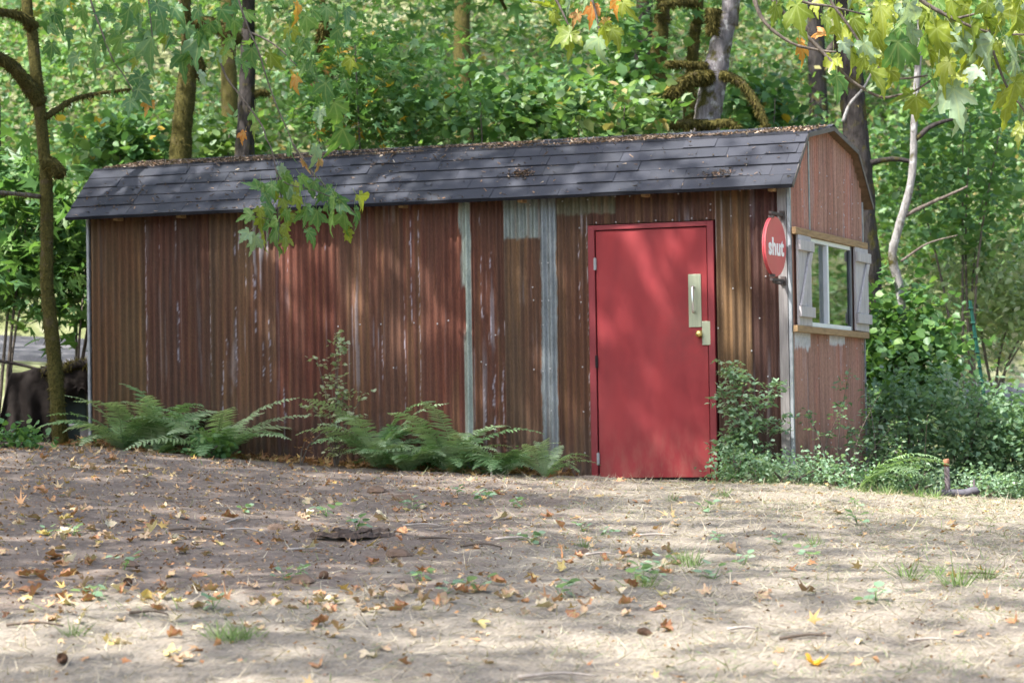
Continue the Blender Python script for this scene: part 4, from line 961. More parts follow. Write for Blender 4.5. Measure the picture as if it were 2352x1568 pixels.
for i in range(24):
    k = random.random(); x = random.choice((1860, 1700 + 700 * k)) + random.uniform(-130, 90); y = 1230 + 330 * random.random(); px, py = z1p(x, y)
    near_leaf(mapL, pL, px, py, DL_ - .2 + random.uniform(-.25, .25), random.uniform(60, 125), random.uniform(80, 120) * KZM, random.choice('bgggy'))
# the sprig in front of the roof and wall
for x, y, a, s, c in [(1960, 990, 70, 110, 'g'), (2050, 1090, 70, 90, 'n'), (2130, 1000, 100, 130, 'p'), (2150, 1080, 95, 80, 'n'), (1890, 1130, 75, 100, 'p'), (1920, 1180, 80, 110, 'g'), (1740, 1270, 190, 110, 'b'), (1760, 1260, 120, 110, 'g'), (1840, 1300, 90, 100, 'b'), (1960, 1260, 110, 120, 'b'), (2040, 1200, 60, 110, 'g'),
                      (2120, 1230, 100, 130, 'b'), (2200, 1280, 80, 140, 'b'), (2260, 1330, 70, 140, 'g'), (2300, 1350, 40, 130, 'b'), (2330, 1440, 80, 140, 'g'), (2400, 1420, 60, 150, 'g'), (2420, 1330, 30, 130, 'y'), (1700, 1450, 170, 110, 'g'), (1760, 1460, 100, 120, 'y'), (1830, 1440, 110, 120, 'p'), (1880, 1480, 80, 110, 'g'), (1950, 1450, 90, 120, 'y'),
                      (2060, 1400, 90, 130, 'g'), (2140, 1430, 90, 140, 'b'), (1680, 1570, 120, 100, 'p'), (1720, 1600, 90, 110, 'p'), (1780, 1590, 70, 100, 'y'), (1860, 1560, 100, 120, 'g'), (1930, 1600, 95, 110, 'y'), (1880, 1680, 85, 80, 'g'), (2080, 1560, 60, 100, 'g'), (2330, 1560, 60, 110, 'y'), (2250, 1450, 110, 130, 'g'), (2000, 1330, 80, 110, 'y')]:
    px, py = z1p(x, y); near_leaf(mapL, pL, px, py, DL_ - .2 + random.uniform(-.25, .25), a + random.uniform(-15, 15), s * KZM * 1.08, c)
twig(mapL, pL, [(1860, 1130), (1890, 1200), (1960, 1250), (2100, 1280), (2300, 1360), (2400, 1440)], DL_ - .2, .006, .003, z1p)
twig(mapL, pL, [(1880, 1400), (1860, 1480), (1770, 1470), (1700, 1460)], DL_ - .2, .005, .003, z1p)
twig(mapL, pL, [(1880, 1400), (1890, 1500), (1880, 1640)], DL_ - .2, .005, .003, z1p)

# ---- shrubs behind and beside the shed
def shrub(name, label, px, d, halfw, z0, z1, n, per, size, mat, tpl=ROUND, stems=5, group='shrubs round the shed', spread=.16, depth=None, cat='shrub'):
    c = at(px, 784, d); b = np.array([c[0], c[1], gz(c[0], c[1]) - .05]); root = thing(name, label, cat, b, group)
    m = (z0 + z1) / 2 - b[2]; r = np.array([halfw, depth or halfw * .8, (z1 - z0) / 2]); C = ellipsoid((0, 0, m), r, n, .15)
    V, F = leaf_cloud(C, per, spread, size, tpl, .35, .75, .8); link('foliage', raw('foliage', V, F, mat), root)
    for k in range(stems):
        e = C[random.randrange(len(C))]; limb('stem', [(random.uniform(-.1, .1), random.uniform(-.1, .1), 0), e * np.array([.4, .4, .55]), e], .02, .006, B_TWIG, root, 5, k=4)
    return root
def zat(py, d): return CAM[2] + d * (.0293 - (py - 784) / FPX)      # rough height seen at row py
S_ = shrub
S_('hazel_bush', 'round-leaved hazel bush behind the middle of the roof', 1130, 27.6, 1.0, zat(380, 27.6), zat(170, 27.6), 58, 22, .095, M_LEAF['green'])
S_('hazel_bush', 'bright round-leaved hazel bush left of the leaning grey trunk', 1390, 27.4, .8, zat(360, 27.4), zat(195, 27.4), 48, 22, .10, M_LEAF['hill'])
S_('hazel_bush', 'hazel bush with large leaves crossing the mossy trunk above the roof', 1470, 29.0, .42, zat(330, 29), zat(60, 29), 36, 20, .11, M_LEAF['green'])
S_('turning_maple_bush', 'narrow-leaved bush with yellow leaves behind the left half of the roof', 850, 27.4, .75, zat(360, 27.4), zat(60, 27.4), 60, 24, .10, M_LEAF['autumn'], STAR)
S_('leafy_bush', 'pale green bush between the mossy trunk and the dark trunk', 505, 31, .5, zat(400, 31), zat(270, 31), 30, 22, .11, M_LEAF['light'])
S_('leafy_bush', 'dense green bush left of the stout mossy trunk', 290, 30, .6, zat(430, 30), zat(250, 30), 40, 24, .11, M_LEAF['mix'])
S_('maple_sapling', 'maple sapling with blue-green leaves between slim mossy tree and shed', 170, 26.8, .40, zat(740, 26.8), zat(330, 26.8), 38, 18, .15, M_LEAF['green'], STAR)
S_('maple_sapling', 'maple sapling with blue-green leaves at the left edge', 5, 26.8, .5, zat(700, 26.8), zat(300, 26.8), 44, 20, .15, M_LEAF['green'], STAR)
S_('leafy_bush', 'bright low bush across the gravel road at far left', 40, 37.2, .8, zat(790, 37.2), zat(650, 37.2), 40, 24, .1, M_LEAF['light'])
S_('leafy_bush', 'green bush behind the right end of the roof', 1760, 31, .5, zat(330, 31), zat(180, 31), 26, 20, .12, M_LEAF['mix'])
S_('leafy_tree', 'tall green bush right of the dark furrowed trunk', 2210, 29.5, .9, zat(600, 29.5), zat(250, 29.5), 60, 24, .085, M_LEAF['green'])
S_('leafy_bush', 'sunlit pale bush at the right edge above the gravel', 2270, 30, .75, zat(840, 30), zat(560, 30), 80, 26, .09, M_LEAF['milky'], LEAF)
S_('leafy_bush', 'green bush at the foot of the pale crooked tree', 2090, 26.6, .45, zat(960, 26.6), zat(690, 26.6), 70, 26, .09, M_LEAF['green'])
S_('dark_bush', 'dark fine-leaved bush close behind the right corner of the gable', 2080, 25.0, .42, zat(1120, 25), zat(860, 25), 85, 26, .06, M_LEAF['sprig'], LEAF)
S_('dark_bush', 'dark fine-leaved bush behind the rusty pipe', 2200, 25.4, .5, zat(1140, 25.4), zat(880, 25.4), 95, 26, .055, M_LEAF['sprig'], LEAF)
S_('dark_bush', 'dark fine-leaved bush at the right edge below the gravel', 2330, 25.6, .5, zat(1150, 25.6), zat(930, 25.6), 90, 30, .07, M_LEAF['sprig'], LEAF)

# ---- unseen wood ring added behind and beside the viewer to block low sky light
n = 900; an = RNG.random(n) * 2 * math.pi; rad = 23 + 6 * RNG.random(n); u = rad * np.cos(an) * .9; d = 8 + rad * np.sin(an)
k = (d < 27) & (np.abs(u) + np.maximum(8 - d, 0) > 13); u, d = u[k], d[k]; x = CAM[0] + RH[0] * u + FH[0] * d; y = CAM[1] + RH[1] * u + FH[1] * d
V, F = leaf_cloud(np.stack([x, y, terrain(x, y) + .3 + 11.5 * RNG.random(len(x))], 1), 15, .9, .95, LEAF, .3, .4, 1.0)
tag(link('added_wood_ring', raw('added_wood_ring', V, F, M_LEAF['mix'])), 'unseen wood added round the near side to block low sky light', 'wood', kind='stuff')
# ================================================================== PLANTS AT THE SHED
M_FERNB = leafmat('bracken_green', [(0, (.16, .27, .12)), (1, (.24, .34, .18))], .3, .5)
def frond_mesh(name, seed, mat, stations=26, wide=.17, e0=68, e1=-30, curl=0):
    r = random.Random(seed); P = [np.zeros(3)]; n = stations
    for i in range(n):
        s = i / n; el = math.radians(e0 + (e1 - e0) * s ** 1.1); P.append(P[-1] + np.array([math.cos(el), .25 * curl * s * s, math.sin(el)]) / n)
    P = np.array(P); V = []; F = []
    for i in range(2, n + 1):
        s = i / n; t = P[i] - P[i - 1]; t = t / np.linalg.norm(t); side = np.array([-t[1], t[0], 0]); side /= np.linalg.norm(side); upv = np.cross(t, side) if np.cross(t, side)[2] > 0 else -np.cross(t, side)
        ln = wide * min(1, (s + .12) * 2.2) * (1 - s ** 3.0) ** .8 + .008
        for sg_ in (-1, 1):
            l = ln * r.uniform(.85, 1.12); dr = side * sg_ + t * r.uniform(.2, .42) - upv * r.uniform(-.05, .3) ; dr /= np.linalg.norm(dr); w = t * (.42 / n) * 1.05
            b = len(V); o = P[i]; mid = o + dr * l * .55 + upv * .006; tp = o + dr * l - np.array([0, 0, .02 * l])
            V += [o - w * .7, o + w * .7, mid + w * .8, mid - w * .8, tp]; F += [(b, b + 1, b + 2), (b, b + 2, b + 3), (b + 3, b + 2, b + 4)]
    for i in range(0, n, 2):
        a = P[i]; c = P[min(i + 2, n)]; b = len(V); w = .007 * (1 - .8 * i / n)
        for q in (a, c): V += [q + np.array([0, w, 0]), q + np.array([0, -w, 0]), q + np.array([0, 0, -w])]
        for p, q in ((0, 1), (1, 2), (2, 0)): F += [(b + p, b + q, b + 3 + q), (b + p, b + 3 + q, b + 3 + p)]
    return raw(name, np.array(V), np.array(F), mat)
FROND = [frond_mesh('frond', k, M_FERN, 30, .15, e0, e1, c) for k, (e0, e1, c) in enumerate(((72, -25, .4), (62, -35, -.5), (50, -30, .2), (80, -5, -.3), (40, -35, .6)))]
FRONDP = [frond_mesh('frond', 20 + k, M_FERN2, 30, .16, e0, e1, c) for k, (e0, e1, c) in enumerate(((70, -30, .3), (58, -35, -.4), (78, 0, .2)))]
FRONDB = [frond_mesh('frond', 60 + k, M_FERNB, 46, .20, e0, e1, c) for k, (e0, e1, c) in enumerate(((62, -32, .2), (50, -30, -.2), (70, -25, .1)))]
FRONDD = [frond_mesh('frond', 40, M_FERNDRY, 22, .13, 30, -50, .3)]
def fern(label, x, y, n, size, pale=.3, dead=0, spec=None, name='sword_fern', up=1.0):
    b = (x, y, gz(x, y) - .02); root = thing(name, label, 'fern', b, 'ferns along the shed')
    L = spec or [(k * 360 / n + random.uniform(-18, 18), size * random.uniform(.75, 1.15)) for k in range(n)]
    for az, s in L:
        me = random.choice(FRONDB if name == 'bracken_fern' else FRONDP if random.random() < pale else FROND); o = link('frond', me, root); o.rotation_euler = (random.uniform(-.25, .25), random.uniform(-.15, .15), math.radians(az)); o.scale = (s, s, s * up * random.uniform(.85, 1.1))
    for k in range(dead):
        o = link('dead_frond', FRONDD[0], root); o.rotation_euler = (0, .2, random.uniform(0, 6.28)); o.scale = (size * .7,) * 3
    return root
wx = lambda px, py=1000: wall_x(px, py)[0]
fern('large sword fern at the left end of the shed wall', wx(345), -.50, 17, .86, .5, 3, up=.85)
fern('sword fern with tall fronds second from the left end of the wall', wx(420), -.42, 14, .95, .4, 1, up=.95)
fern('spreading sword fern left of the spindly plant, long fronds to the right', wx(565), -.50, 20, .95, .6, 2, up=.72)
fern('bushy sword fern below the pale strip in the middle of the wall', wx(915), -.42, 22, .80, .45, 1, up=1.05)
fern('sword fern low to the ground between the two tallest middle ferns', wx(1000), -.60, 18, .62, .3, 1, up=.8)
fern('sword fern with arching fronds left of the galvanised strip', wx(1085), -.42, 20, .82, .5, 1, up=.95)
fern('low sword fern at the foot of the galvanised strip', wx(1205), -.55, 18, .66, .35, 1, up=.75)
fern('small upright fern just left of the red door', wx(1300), -.5, 11, .5, .6, 0, up=1.1)
fern('small yellow-green fern under the shed corner post', -.02, -.55, 7, .48, 1.0, 0)
fern('wide bracken fern frond leaning out beyond the gable', *at(1968, 1075, 21.9)[:2], 6, .62, 1.0, 0, spec=[(12, .85), (25, .8), (0, .8), (40, .65), (160, .4), (-25, .7), (8, .6)], name='bracken_fern', up=.95)
# sprays: stems with small leaves along them
def spray(root, stems, leaf, mat, tpl=LEAF, per=16, r=.005, twig=B_TWIG, upright=.8):
    Ps = []; Ts = []
    for (bx, by), (dx, dy, h) in stems:
        P = smooth([(bx, by, -.04), (bx + dx * .3, by + dy * .3, h * .5), (bx + dx * .75, by + dy * .75, h * .85), (bx + dx, by + dy, h * upright + h * (1 - upright))], 6)
        m = MB(); m.tube(P, list(np.linspace(r, r * .35, len(P))), 5); m.build('stem', twig, root, smooth=True)
        k = RNG.random(per) * .82 + .18; idx = np.minimum((k * (len(P) - 1)).astype(int), len(P) - 2); t = (k * (len(P) - 1) - idx)[:, None]
        C = P[idx] * (1 - t) + P[idx + 1] * t; Ps.append(C); Ts.append(P[idx + 1] - P[idx])
    C = np.concatenate(Ps); T = np.concatenate(Ts); n = len(C); T /= np.linalg.norm(T, axis=1, keepdims=True) + 1e-9
    out = unit(n); out[:, 2] *= .4; reps = 4
    Vs = []
    for j in range(reps):
        C2 = C + out * leaf * j * .75 + unit(n) * leaf * .25; nr = unit(n) * .6 + np.array([0, 0, .9]); Vs.append(scatter(tpl[0], tpl[1], C2, frames(nr, out + unit(n) * .6), leaf * (.6 + .7 * RNG.random(n)), RNG.normal(size=(n, 2)) * .2))
    V, F = join(Vs); link('foliage', raw('foliage', V, F, mat), root)
def plant(name, label, x, y, stems, leaf, mat, cat='plant', **kw):
    root = thing(name, label, cat, (x, y, gz(x, y)), kw.pop('group', None)); spray(root, stems, leaf, mat, **kw); return root
M_SPRIGL = leafmat('small_pale_leaves', [(0, (.24, .32, .17)), (.5, (.33, .4, .24)), (1, (.42, .44, .3))], .3)
M_SAP = leafmat('sapling_leaves', [(0, (.14, .23, .14)), (.5, (.2, .31, .19)), (1, (.3, .4, .28))], .35)
rr = random.Random(12)
plant('bare_stemmed_plant', 'spindly pale-leaved plant rising against the wall between the ferns', wx(815), -.40,
      [((0, 0), (rr.uniform(-.16, .2), rr.uniform(-.1, .1), h)) for h in (1.12, 1.04, .92, .8, .66, .55, .45)] + [((0, 0), (.28, 0, .62)), ((0, 0), (-.24, 0, .55)), ((0, 0), (.3, .0, .42))], .036, M_SPRIGL, tpl=ROUND, per=17, upright=.95)
plant('dead_twig', 'curved grey dead twig with a curled leaf at the wall foot', wx(745), -.5, [((0, 0), (.26, .0, .30)), ((0, 0), (.1, -.1, .2))], .03, M_FERNDRY, per=4, r=.008, group=None)
plant('leafy_sapling', 'feathery green sapling growing between the red door and the corner post', wx(1752), -.36,
      [((rr.uniform(-.1, .1), rr.uniform(-.08, .08)), (rr.uniform(-.2, .22), rr.uniform(-.14, .12), h)) for h in (.98, .92, .86, .8, .74, .66, .6, .55, .52, .5, .42, .4, .36, .32, .3, .3)], .052, M_SAP, per=30)
plant('climbing_bramble', 'thin bramble sprays reaching up in front of the gable', .35, .35,
      [((rr.uniform(-.25, .5), rr.uniform(-.3, .6)), (rr.uniform(-.25, .4), rr.uniform(-.2, .3), h)) for h in (.95, .85, .8, .7, .66, .6, .55, .5, .45, .5, .4)], .042, M_LEAF['sprig'], per=15)
plant('young_shoot', 'small upright light green shoot left of the rusty pipe', *at(2065, 1060, 22.8)[:2], [((0, 0), (.03, 0, .42)), ((.03, 0), (.08, 0, .28)), ((.06, 0), (.12, 0, .24))], .035, M_LEAF['light'], per=10)
for k, (px, py, d, hw, h, n, lab) in enumerate(((1690, 1105, 22.0, .26, .26, 26, 'low bramble at the right foot of the red door'), (1800, 1110, 21.9, .30, .22, 24, 'low bramble in front of the corner post'), (1900, 1115, 22.0, .32, .20, 22, 'low bramble under the gable window'),
                                           (1990, 1125, 22.1, .30, .18, 20, 'low bramble at the back end of the gable'), (2085, 1135, 22.2, .28, .16, 20, 'low bramble left of the rusty pipe'), (2250, 1142, 23.2, .42, .2, 36, 'low ivy right of the rusty pipe'), (2350, 1146, 23.2, .42, .18, 30, 'low ivy at the right edge of the yard'))):
    p = at(px, py, d); z = gz(p[0], p[1])
    S_('low_bramble', lab, px, d, hw, z - .02, z + h, int(n * 1.3), 24, .036, M_SAP if k % 3 else M_LEAF['sprig'], LEAF, 4, 'brambles beside the shed', .07, .26)
for k, (px, py, hw, h, n, lab) in enumerate(((470, 1060, .3, .16, 16, 'small ground plants between the two left ferns'), (1010, 1065, .3, .15, 18, 'ground plants between the middle ferns'), (1140, 1075, .28, .14, 16, 'ground plants right of the middle ferns'), (60, 1095, .2, .10, 9, 'small nettle clump at the left edge'), (15, 1110, .18, .15, 11, 'dark green nettle clump in the left corner'))):
    p = at(px, py, 23.6 if k < 3 else 21.6); z = gz(p[0], p[1])
    S_('ground_plants', lab, px, 23.6 if k < 3 else 21.6, hw, z - .02, z + h, n, 16, .045, M_LEAF['green'], ROUND, 2, 'small ground plants', .06, .2, 'plant')

# ================================================================== THINGS LEFT AND RIGHT
def tarp_mat():
    M = Mat('brown_tarp'); n = M.noise(8, 5, M.coord()); M.set(M.ramp(n, [(.3, (.009, .007, .006)), (.7, (.024, .019, .016))]), .85, 0, .12); M.bump(M.noise(40, 5, M.coord()), .4, .01); return M.m
pt = at(100, 1030, 26.0); tb = np.array([pt[0], pt[1], gz(pt[0], pt[1]) - .02])
tarp = thing('tarp_covered_pile', 'brown tarp draped over a pile left of the shed', 'tarp', tb)
ns, nt = 70, 60; S, T = np.meshgrid(np.linspace(0, 1, ns), np.linspace(0, 1, nt)); Wd, Hd, Dp = .86, .70, .6
lat = (S - .5) * Wd; side = sstep(.18, 0, S)                                  # left side slopes outwards
topz = Hd * (1 - .06 * np.sin(S * 7) ** 2) - side * .62
tt = T * 2.0                                                                 # 0..0.55 top from back to front, then down the front
front_ = np.clip((tt - .55) / 1.45, 0, 1); top_ = np.clip(tt / .55, 0, 1)
hem = np.where(S > .66, .34 + .28 * np.sin((S - .66) / .34 * math.pi * .55), 1.0)
hem = np.where((S > .66), np.minimum(1, .36 + .08 * np.cos((S - .83) * 30)), 1.0)
fold = .05 * np.sin(S * 34 + 2.5 * fbm(S * 3, T * 2, 8)) * front_ + .05 * (fbm(S * 9, T * 7, 31) - .5) + .03 * np.sin(S * 13 + T * 5) * front_
dep = Dp * (1 - top_) - .10 * front_ - fold - side * .12
hz = topz * (1 - front_ * hem) - .03 * (fbm(S * 8, T * 5, 33) - .3) * (1 - front_)
hz = np.maximum(hz, .0)
R3_ = np.array([RH[0], RH[1], 0]); F3_ = np.array([FH[0], FH[1], 0])
TP = (lat - side * .10 * front_)[..., None] * R3_ + dep[..., None] * F3_ + hz[..., None] * np.array([0, 0, 1.0])
ii = np.arange(ns * nt).reshape(nt, ns); TF = np.stack([ii[:-1, :-1], ii[:-1, 1:], ii[1:, 1:], ii[1:, :-1]], -1).reshape(-1, 4)
to_ = link('tarp_sheet', raw('tarp_sheet', TP, TF, tarp_mat(), True), tarp); sm = to_.modifiers.new('thick', 'SOLIDIFY'); sm.thickness = .006
M_CRATE = simple('dark_green_bin', (.02, .035, .028), .6, 0, .3, 10)
c = MB()
for k in range(2): c.box(-.36 + k * .40, -.02 + k * .40, .12, .5, 0, .52, Matrix(((RH[0], FH[0], 0, 0), (RH[1], FH[1], 0, 0), (0, 0, 1, 0), (0, 0, 0, 1))))
c.build('covered_bins', M_CRATE, tarp, bevel=.02)
lq = [at(95, 852, 26.0), at(140, 846, 26.0), at(180, 836, 26.0), at(228, 832, 26.0)]
lroot = thing('mossy_log', 'mossy log lying along the top of the brown tarp', 'log', lq[0])
o, Q, R = limb('log', [p - lq[0] for p in lq], .045, .04, B_DARK, lroot); moss(lroot, Q, R, 500, .04, .2)
bq = [at(-20, 826, 26.2), at(50, 838, 26.2), at(120, 858, 26.2), at(150, 868, 26.2)]
broot = thing('fallen_branch', 'thin dark branch leaning onto the brown tarp from the left edge', 'branch', bq[0]); limb('branch', [p - bq[0] for p in bq], .016, .012, B_DARK, broot, 6)
pb = at(192, 1010, 25.1); pb[2] = gz(pb[0], pb[1])
br_ = thing('board_on_block', 'pale weathered board on a block against the left end of the shed', 'board', pb); MBx = Matrix(((RH[0], FH[0], 0, 0), (RH[1], FH[1], 0, 0), (0, 0, 1, 0), (0, 0, 0, 1)))
MB().box(-.11, .11, -.12, .12, .155, .175, MBx).build('board', M_GREYWOOD, br_, bevel=.003); MB().box(-.02, .09, -.08, .08, 0, .155, MBx).build('block', M_POST, br_, bevel=.006)
# green fence post, pipe with base
M_TPOST = simple('green_post_paint', (.012, .07, .05), .5, 0, .2, 20)
a = at(2228, 690, 26.0); b = at(2246, 812, 26.0); g_ = b + (b - a) / np.linalg.norm(b - a) * 1.2
tp = thing('metal_fence_post', 'thin dark green metal post leaning among the bushes at right', 'post', b)
m = MB(); m.tube([a - b, g_ - b], .016, 4); m.build('post', M_TPOST, tp); m = MB(); nrm = (a - b) / np.linalg.norm(a - b)
for k in range(6): q = (a - b) + (g_ - a) * (.04 + k * .08); m.box(q[0] - .022, q[0] + .022, q[1] - .022, q[1] + .006, q[2] - .006, q[2] + .006)
m.build('studs', M_TPOST, tp)
M_PIPE = bark('rusty_pipe', (.10, .075, .07), (.20, .17, .18)); M_RUST = simple('rust_end', (.25, .11, .06), .9, 0, .3, 40); M_LUMP = simple('grey_casting', (.085, .08, .09), .8, 0, .4, 22, .3, bump=.6)
p0 = at(2176, 1118, 21.9); p0[2] = gz(p0[0], p0[1]); pp = thing('rusty_pipe_stub', 'upright rusty pipe stub on a lumpy grey base at right', 'pipe', p0)
m = MB(); m.tube([(0, 0, 0), (.002, 0, .1), (-.004, 0, .24)], [.023, .022, .021], 12); m.build('pipe', M_PIPE, pp, smooth=True)
m = MB(); m.tube([(-.004, 0, .235), (-.005, 0, .285), (-.006, 0, .290)], [.024, .025, .018], 12); m.build('rusty_cap', M_RUST, pp, smooth=True)
m = MB(); ax = np.array([RH[0], RH[1], 0]); ln = [(-.11, .01, .014), (-.08, .022, .026), (-.03, .026, .034), (.04, .024, .030), (.10, .024, .028), (.15, .028, .030), (.185, .045, .034), (.215, .045, .034), (.235, .028, .022)]
m.tube([ax * s + np.array([0, 0, h]) for s, h, r in ln], [r for s, h, r in ln], 10); m.build('grey_base', M_LUMP, pp, smooth=True, noise=(.035, 22))
m = MB(); m.tube([ax * .205 + np.array([0, 0, .06]), ax * .205 + np.array([0, 0, .13])], [.010, .009], 8); m.build('bolt', M_PIPE, pp)
# ================================================================== LITTER, GRASS AND WEEDS
def on_ground(n, fn=None, u=(-4.6, 4.6), d=(10.0, 22.6)):
    U = u[0] + (u[1] - u[0]) * RNG.random(n); D = d[0] + (d[1] - d[0]) * RNG.random(n)
    if fn is not None: k = RNG.random(n) < fn(U, D); U, D = U[k], D[k]
    x = CAM[0] + RH[0] * U + FH[0] * D; y = CAM[1] + RH[1] * U + FH[1] * D
    k = ~((y > -.06) & (x > -6.4) & (x < .08)); x, y = x[k], y[k]
    return np.stack([x, y, terrain(x, y)], 1)
def flat_frames(n, tilt, lift=0.0):
    nr = np.array([0, 0, 1.0]) + RNG.normal(size=(n, 3)) * tilt; tp = unit(n); tp[:, 2] = lift + .3 * tp[:, 2] * tilt; return frames(nr, tp)
NB = np.array([.10, 1, 1], np.float32)
def blades(P, length, tilt, lift, mat, name, label, cat, w=.08):
    n = len(P); S = np.stack([length * w / .08 * (.5 + .8 * RNG.random(n)), length * (.4 + 1.0 * RNG.random(n)), np.ones(n)], 1)
    S3 = np.stack([S[:, 0], S[:, 1], S[:, 1]], 1); V, F = scatter(BLADE[0] * np.array([.08, 1, 1], np.float32), BLADE[1], P + np.array([0, 0, .004]), flat_frames(n, tilt, lift), S3, RNG.normal(size=(n, 2)) * np.array([.25, 0]))
    return tag(link(name, raw(name, V, F, mat)), label, cat, kind='stuff')
P = on_ground(95000, lambda u, d: .08 + .92 * straw_mask(u, d))
blades(P, .085, .28, .07, M_STRAW, 'dry_grass', 'flattened straw-coloured dry grass over the yard', 'grass', .06)
P = on_ground(16000, lambda u, d: np.clip(.05 + .55 * sstep(.52, .72, fbm(u * .9, d * .55, 55)) * straw_mask(u, d) + .9 * sstep(1.5, 2.6, u) * sstep(16.3, 15.6, d) * sstep(13.2, 14.2, d), 0, 1))
blades(P, .075, .4, .55, M_GRASS, 'sparse_green_grass', 'sparse short green grass coming through the dry grass', 'grass', .06)
P = on_ground(42000, lambda u, d: np.clip(.9 * sstep(.50, .60, fbm(u * 1.4, d * .9, 58)) * sstep(-1.0, 2.5, u), 0, 1))
blades(P, .05, .45, .5, M_GRASS, 'faded_grass_patches', 'thin low patches of faded green grass on the right of the yard', 'grass', .05)
# small brown chips and needles
def chips(n, size, fn, mat, name, label, tilt=.5):
    P = on_ground(n, fn); k = len(P); S = np.stack([size * (.3 + RNG.random(k)), size * (.3 + RNG.random(k) * 1.5), size * np.ones(k)], 1); V, F = scatter(CHIP[0], CHIP[1], P + np.array([0, 0, .005]), flat_frames(k, tilt), S)
    tag(link(name, raw(name, V, F, mat)), label, 'litter', kind='stuff')
leftish = lambda u, d: np.clip(.25 + .75 * sstep(1.2, -1.5, u) * sstep(12, 14.5, d), 0, 1)
chips(24000, .014, leftish, M_LITTER, 'forest_litter', 'small brown twigs needles and leaf scraps strewn over the dirt')
P = on_ground(6500, lambda u, d: np.clip(.12 + .7 * sstep(.8, -2.5, u) * sstep(.47, .60, fbm(u * .9, d * 1.1, 66)), 0, 1)); k = len(P)
V, F = scatter(STAR[0], STAR[1], P + np.array([0, 0, .012]), flat_frames(k, .35), .02 + .04 * RNG.random(k) ** 1.5, RNG.normal(size=(k, 2)) * .5)
n = 1300; fx = -6.4 + 4.6 * RNG.random(n); fy = -.06 - .45 * RNG.random(n) ** 1.8; FP = np.stack([fx, fy, terrain(fx, fy) + .02 + .03 * RNG.random(n) * (fy > -.2)], 1)
FV, FF = scatter(STAR[0], STAR[1], FP, flat_frames(n, .4), .02 + .04 * RNG.random(n), RNG.normal(size=(n, 2)) * .5); V, F = join([(V, F), (FV, FF)])
M_FALLMIX = leafmat('fallen_leaf_mix', [(0, (.24, .12, .055)), (.3, (.42, .26, .13)), (.55, (.36, .15, .06)), (.8, (.52, .38, .2)), (1, (.55, .36, .1))], .12, .6)
tag(link('leaf_litter', raw('leaf_litter', V, F, M_FALLMIX)), 'scattered small dead leaves lying thickest on the left of the yard', 'litter', kind='stuff')
# the larger fallen leaves, one by one, parts of the ground they lie on
FM = {}
def fallen(px, py, size, cls, tilt=.3):
    p = ground_at(px, py)
    if (p[1] > -.1 and p[0] < .1): return
    key = (cls, random.randrange(9))
    if key not in FM:
        V, F, vein = maple_leaf(300 + key[1], random.choice((.5, .3, -.4, .7)), random.choice((.3, -.3, .15, -.5)), key[1] % 2 == 0, random.choice((.3, .6, .9)), .4); V[:, 2] += .12 * np.sin(V[:, 0] * 6 + key[1]) * np.cos(V[:, 1] * 5); me = raw('fallen_leaf', V, F, M_FALL[cls], True)
        a = me.attributes.new('vein', 'FLOAT', 'POINT'); a.data.foreach_set('value', vein); FM[key] = me
    A = flat_frames(1, tilt)[0]; o = link('fallen_leaf', FM[key], ground); p = [p[0], p[1], gz(p[0], p[1]) + size * .16]
    o.matrix_local = Matrix([[*(A[i] * size), p[i]] for i in range(3)] + [[0, 0, 0, 1]]); return o
rl = random.Random(5); cnt = 0
def pickcls(): return rl.choice(('tan', 'tan', 'tan', 'tan', 'rust', 'rust', 'rust', 'pale', 'pale', 'yellow'))
for x0, x1, y0, y1, n in ((0, 420, 1130, 1440, 74), (300, 1000, 1150, 1320, 34), (330, 1260, 1345, 1410, 58), (0, 350, 1040, 1110, 14), (1250, 1550, 1270, 1420, 24), (1500, 2000, 1180, 1380, 13), (0, 900, 1440, 1560, 14), (900, 2340, 1400, 1560, 8), (1100, 1500, 1120, 1260, 12)):
    for k in range(n): fallen(rl.uniform(x0, x1), rl.uniform(y0, y1), rl.uniform(.038, .078), pickcls())
for px, py in ((115, 1288), (150, 1292), (80, 1330), (95, 1325), (330, 1205), (345, 1222), (560, 1180), (520, 1195), (880, 1197), (400, 1515), (415, 1518), (700, 1390), (660, 1400), (640, 1390), (985, 1310), (1385, 1285), (1420, 1290), (1440, 1283), (1270, 1405), (1240, 1400), (1210, 1412), (1170, 1380)):
    fallen(px, py, rl.uniform(.055, .085), rl.choice(('tan', 'tan', 'rust', 'pale')))
def loose_leaf(px, py, size, cls, label):
    o = fallen(px, py, size, cls, .7); o.parent = None; o.name = 'curled_leaf'; tag(o, label, 'leaf'); return o
loose_leaf(1865, 1533, .075, 'orange', 'bright orange curled leaf at the lower right')
loose_leaf(255, 1478, .07, 'yellow', 'yellow curled leaf on the dirt at the lower left')
loose_leaf(1520, 1448, .08, 'rust', 'rusty curled leaf standing on edge in the dry grass')
loose_leaf(886, 1192, .10, 'pale', 'pale leaf standing upright right of the dark bark pile')
loose_leaf(748, 1392, .10, 'pale', 'large whitish leaf lying among brown leaves')
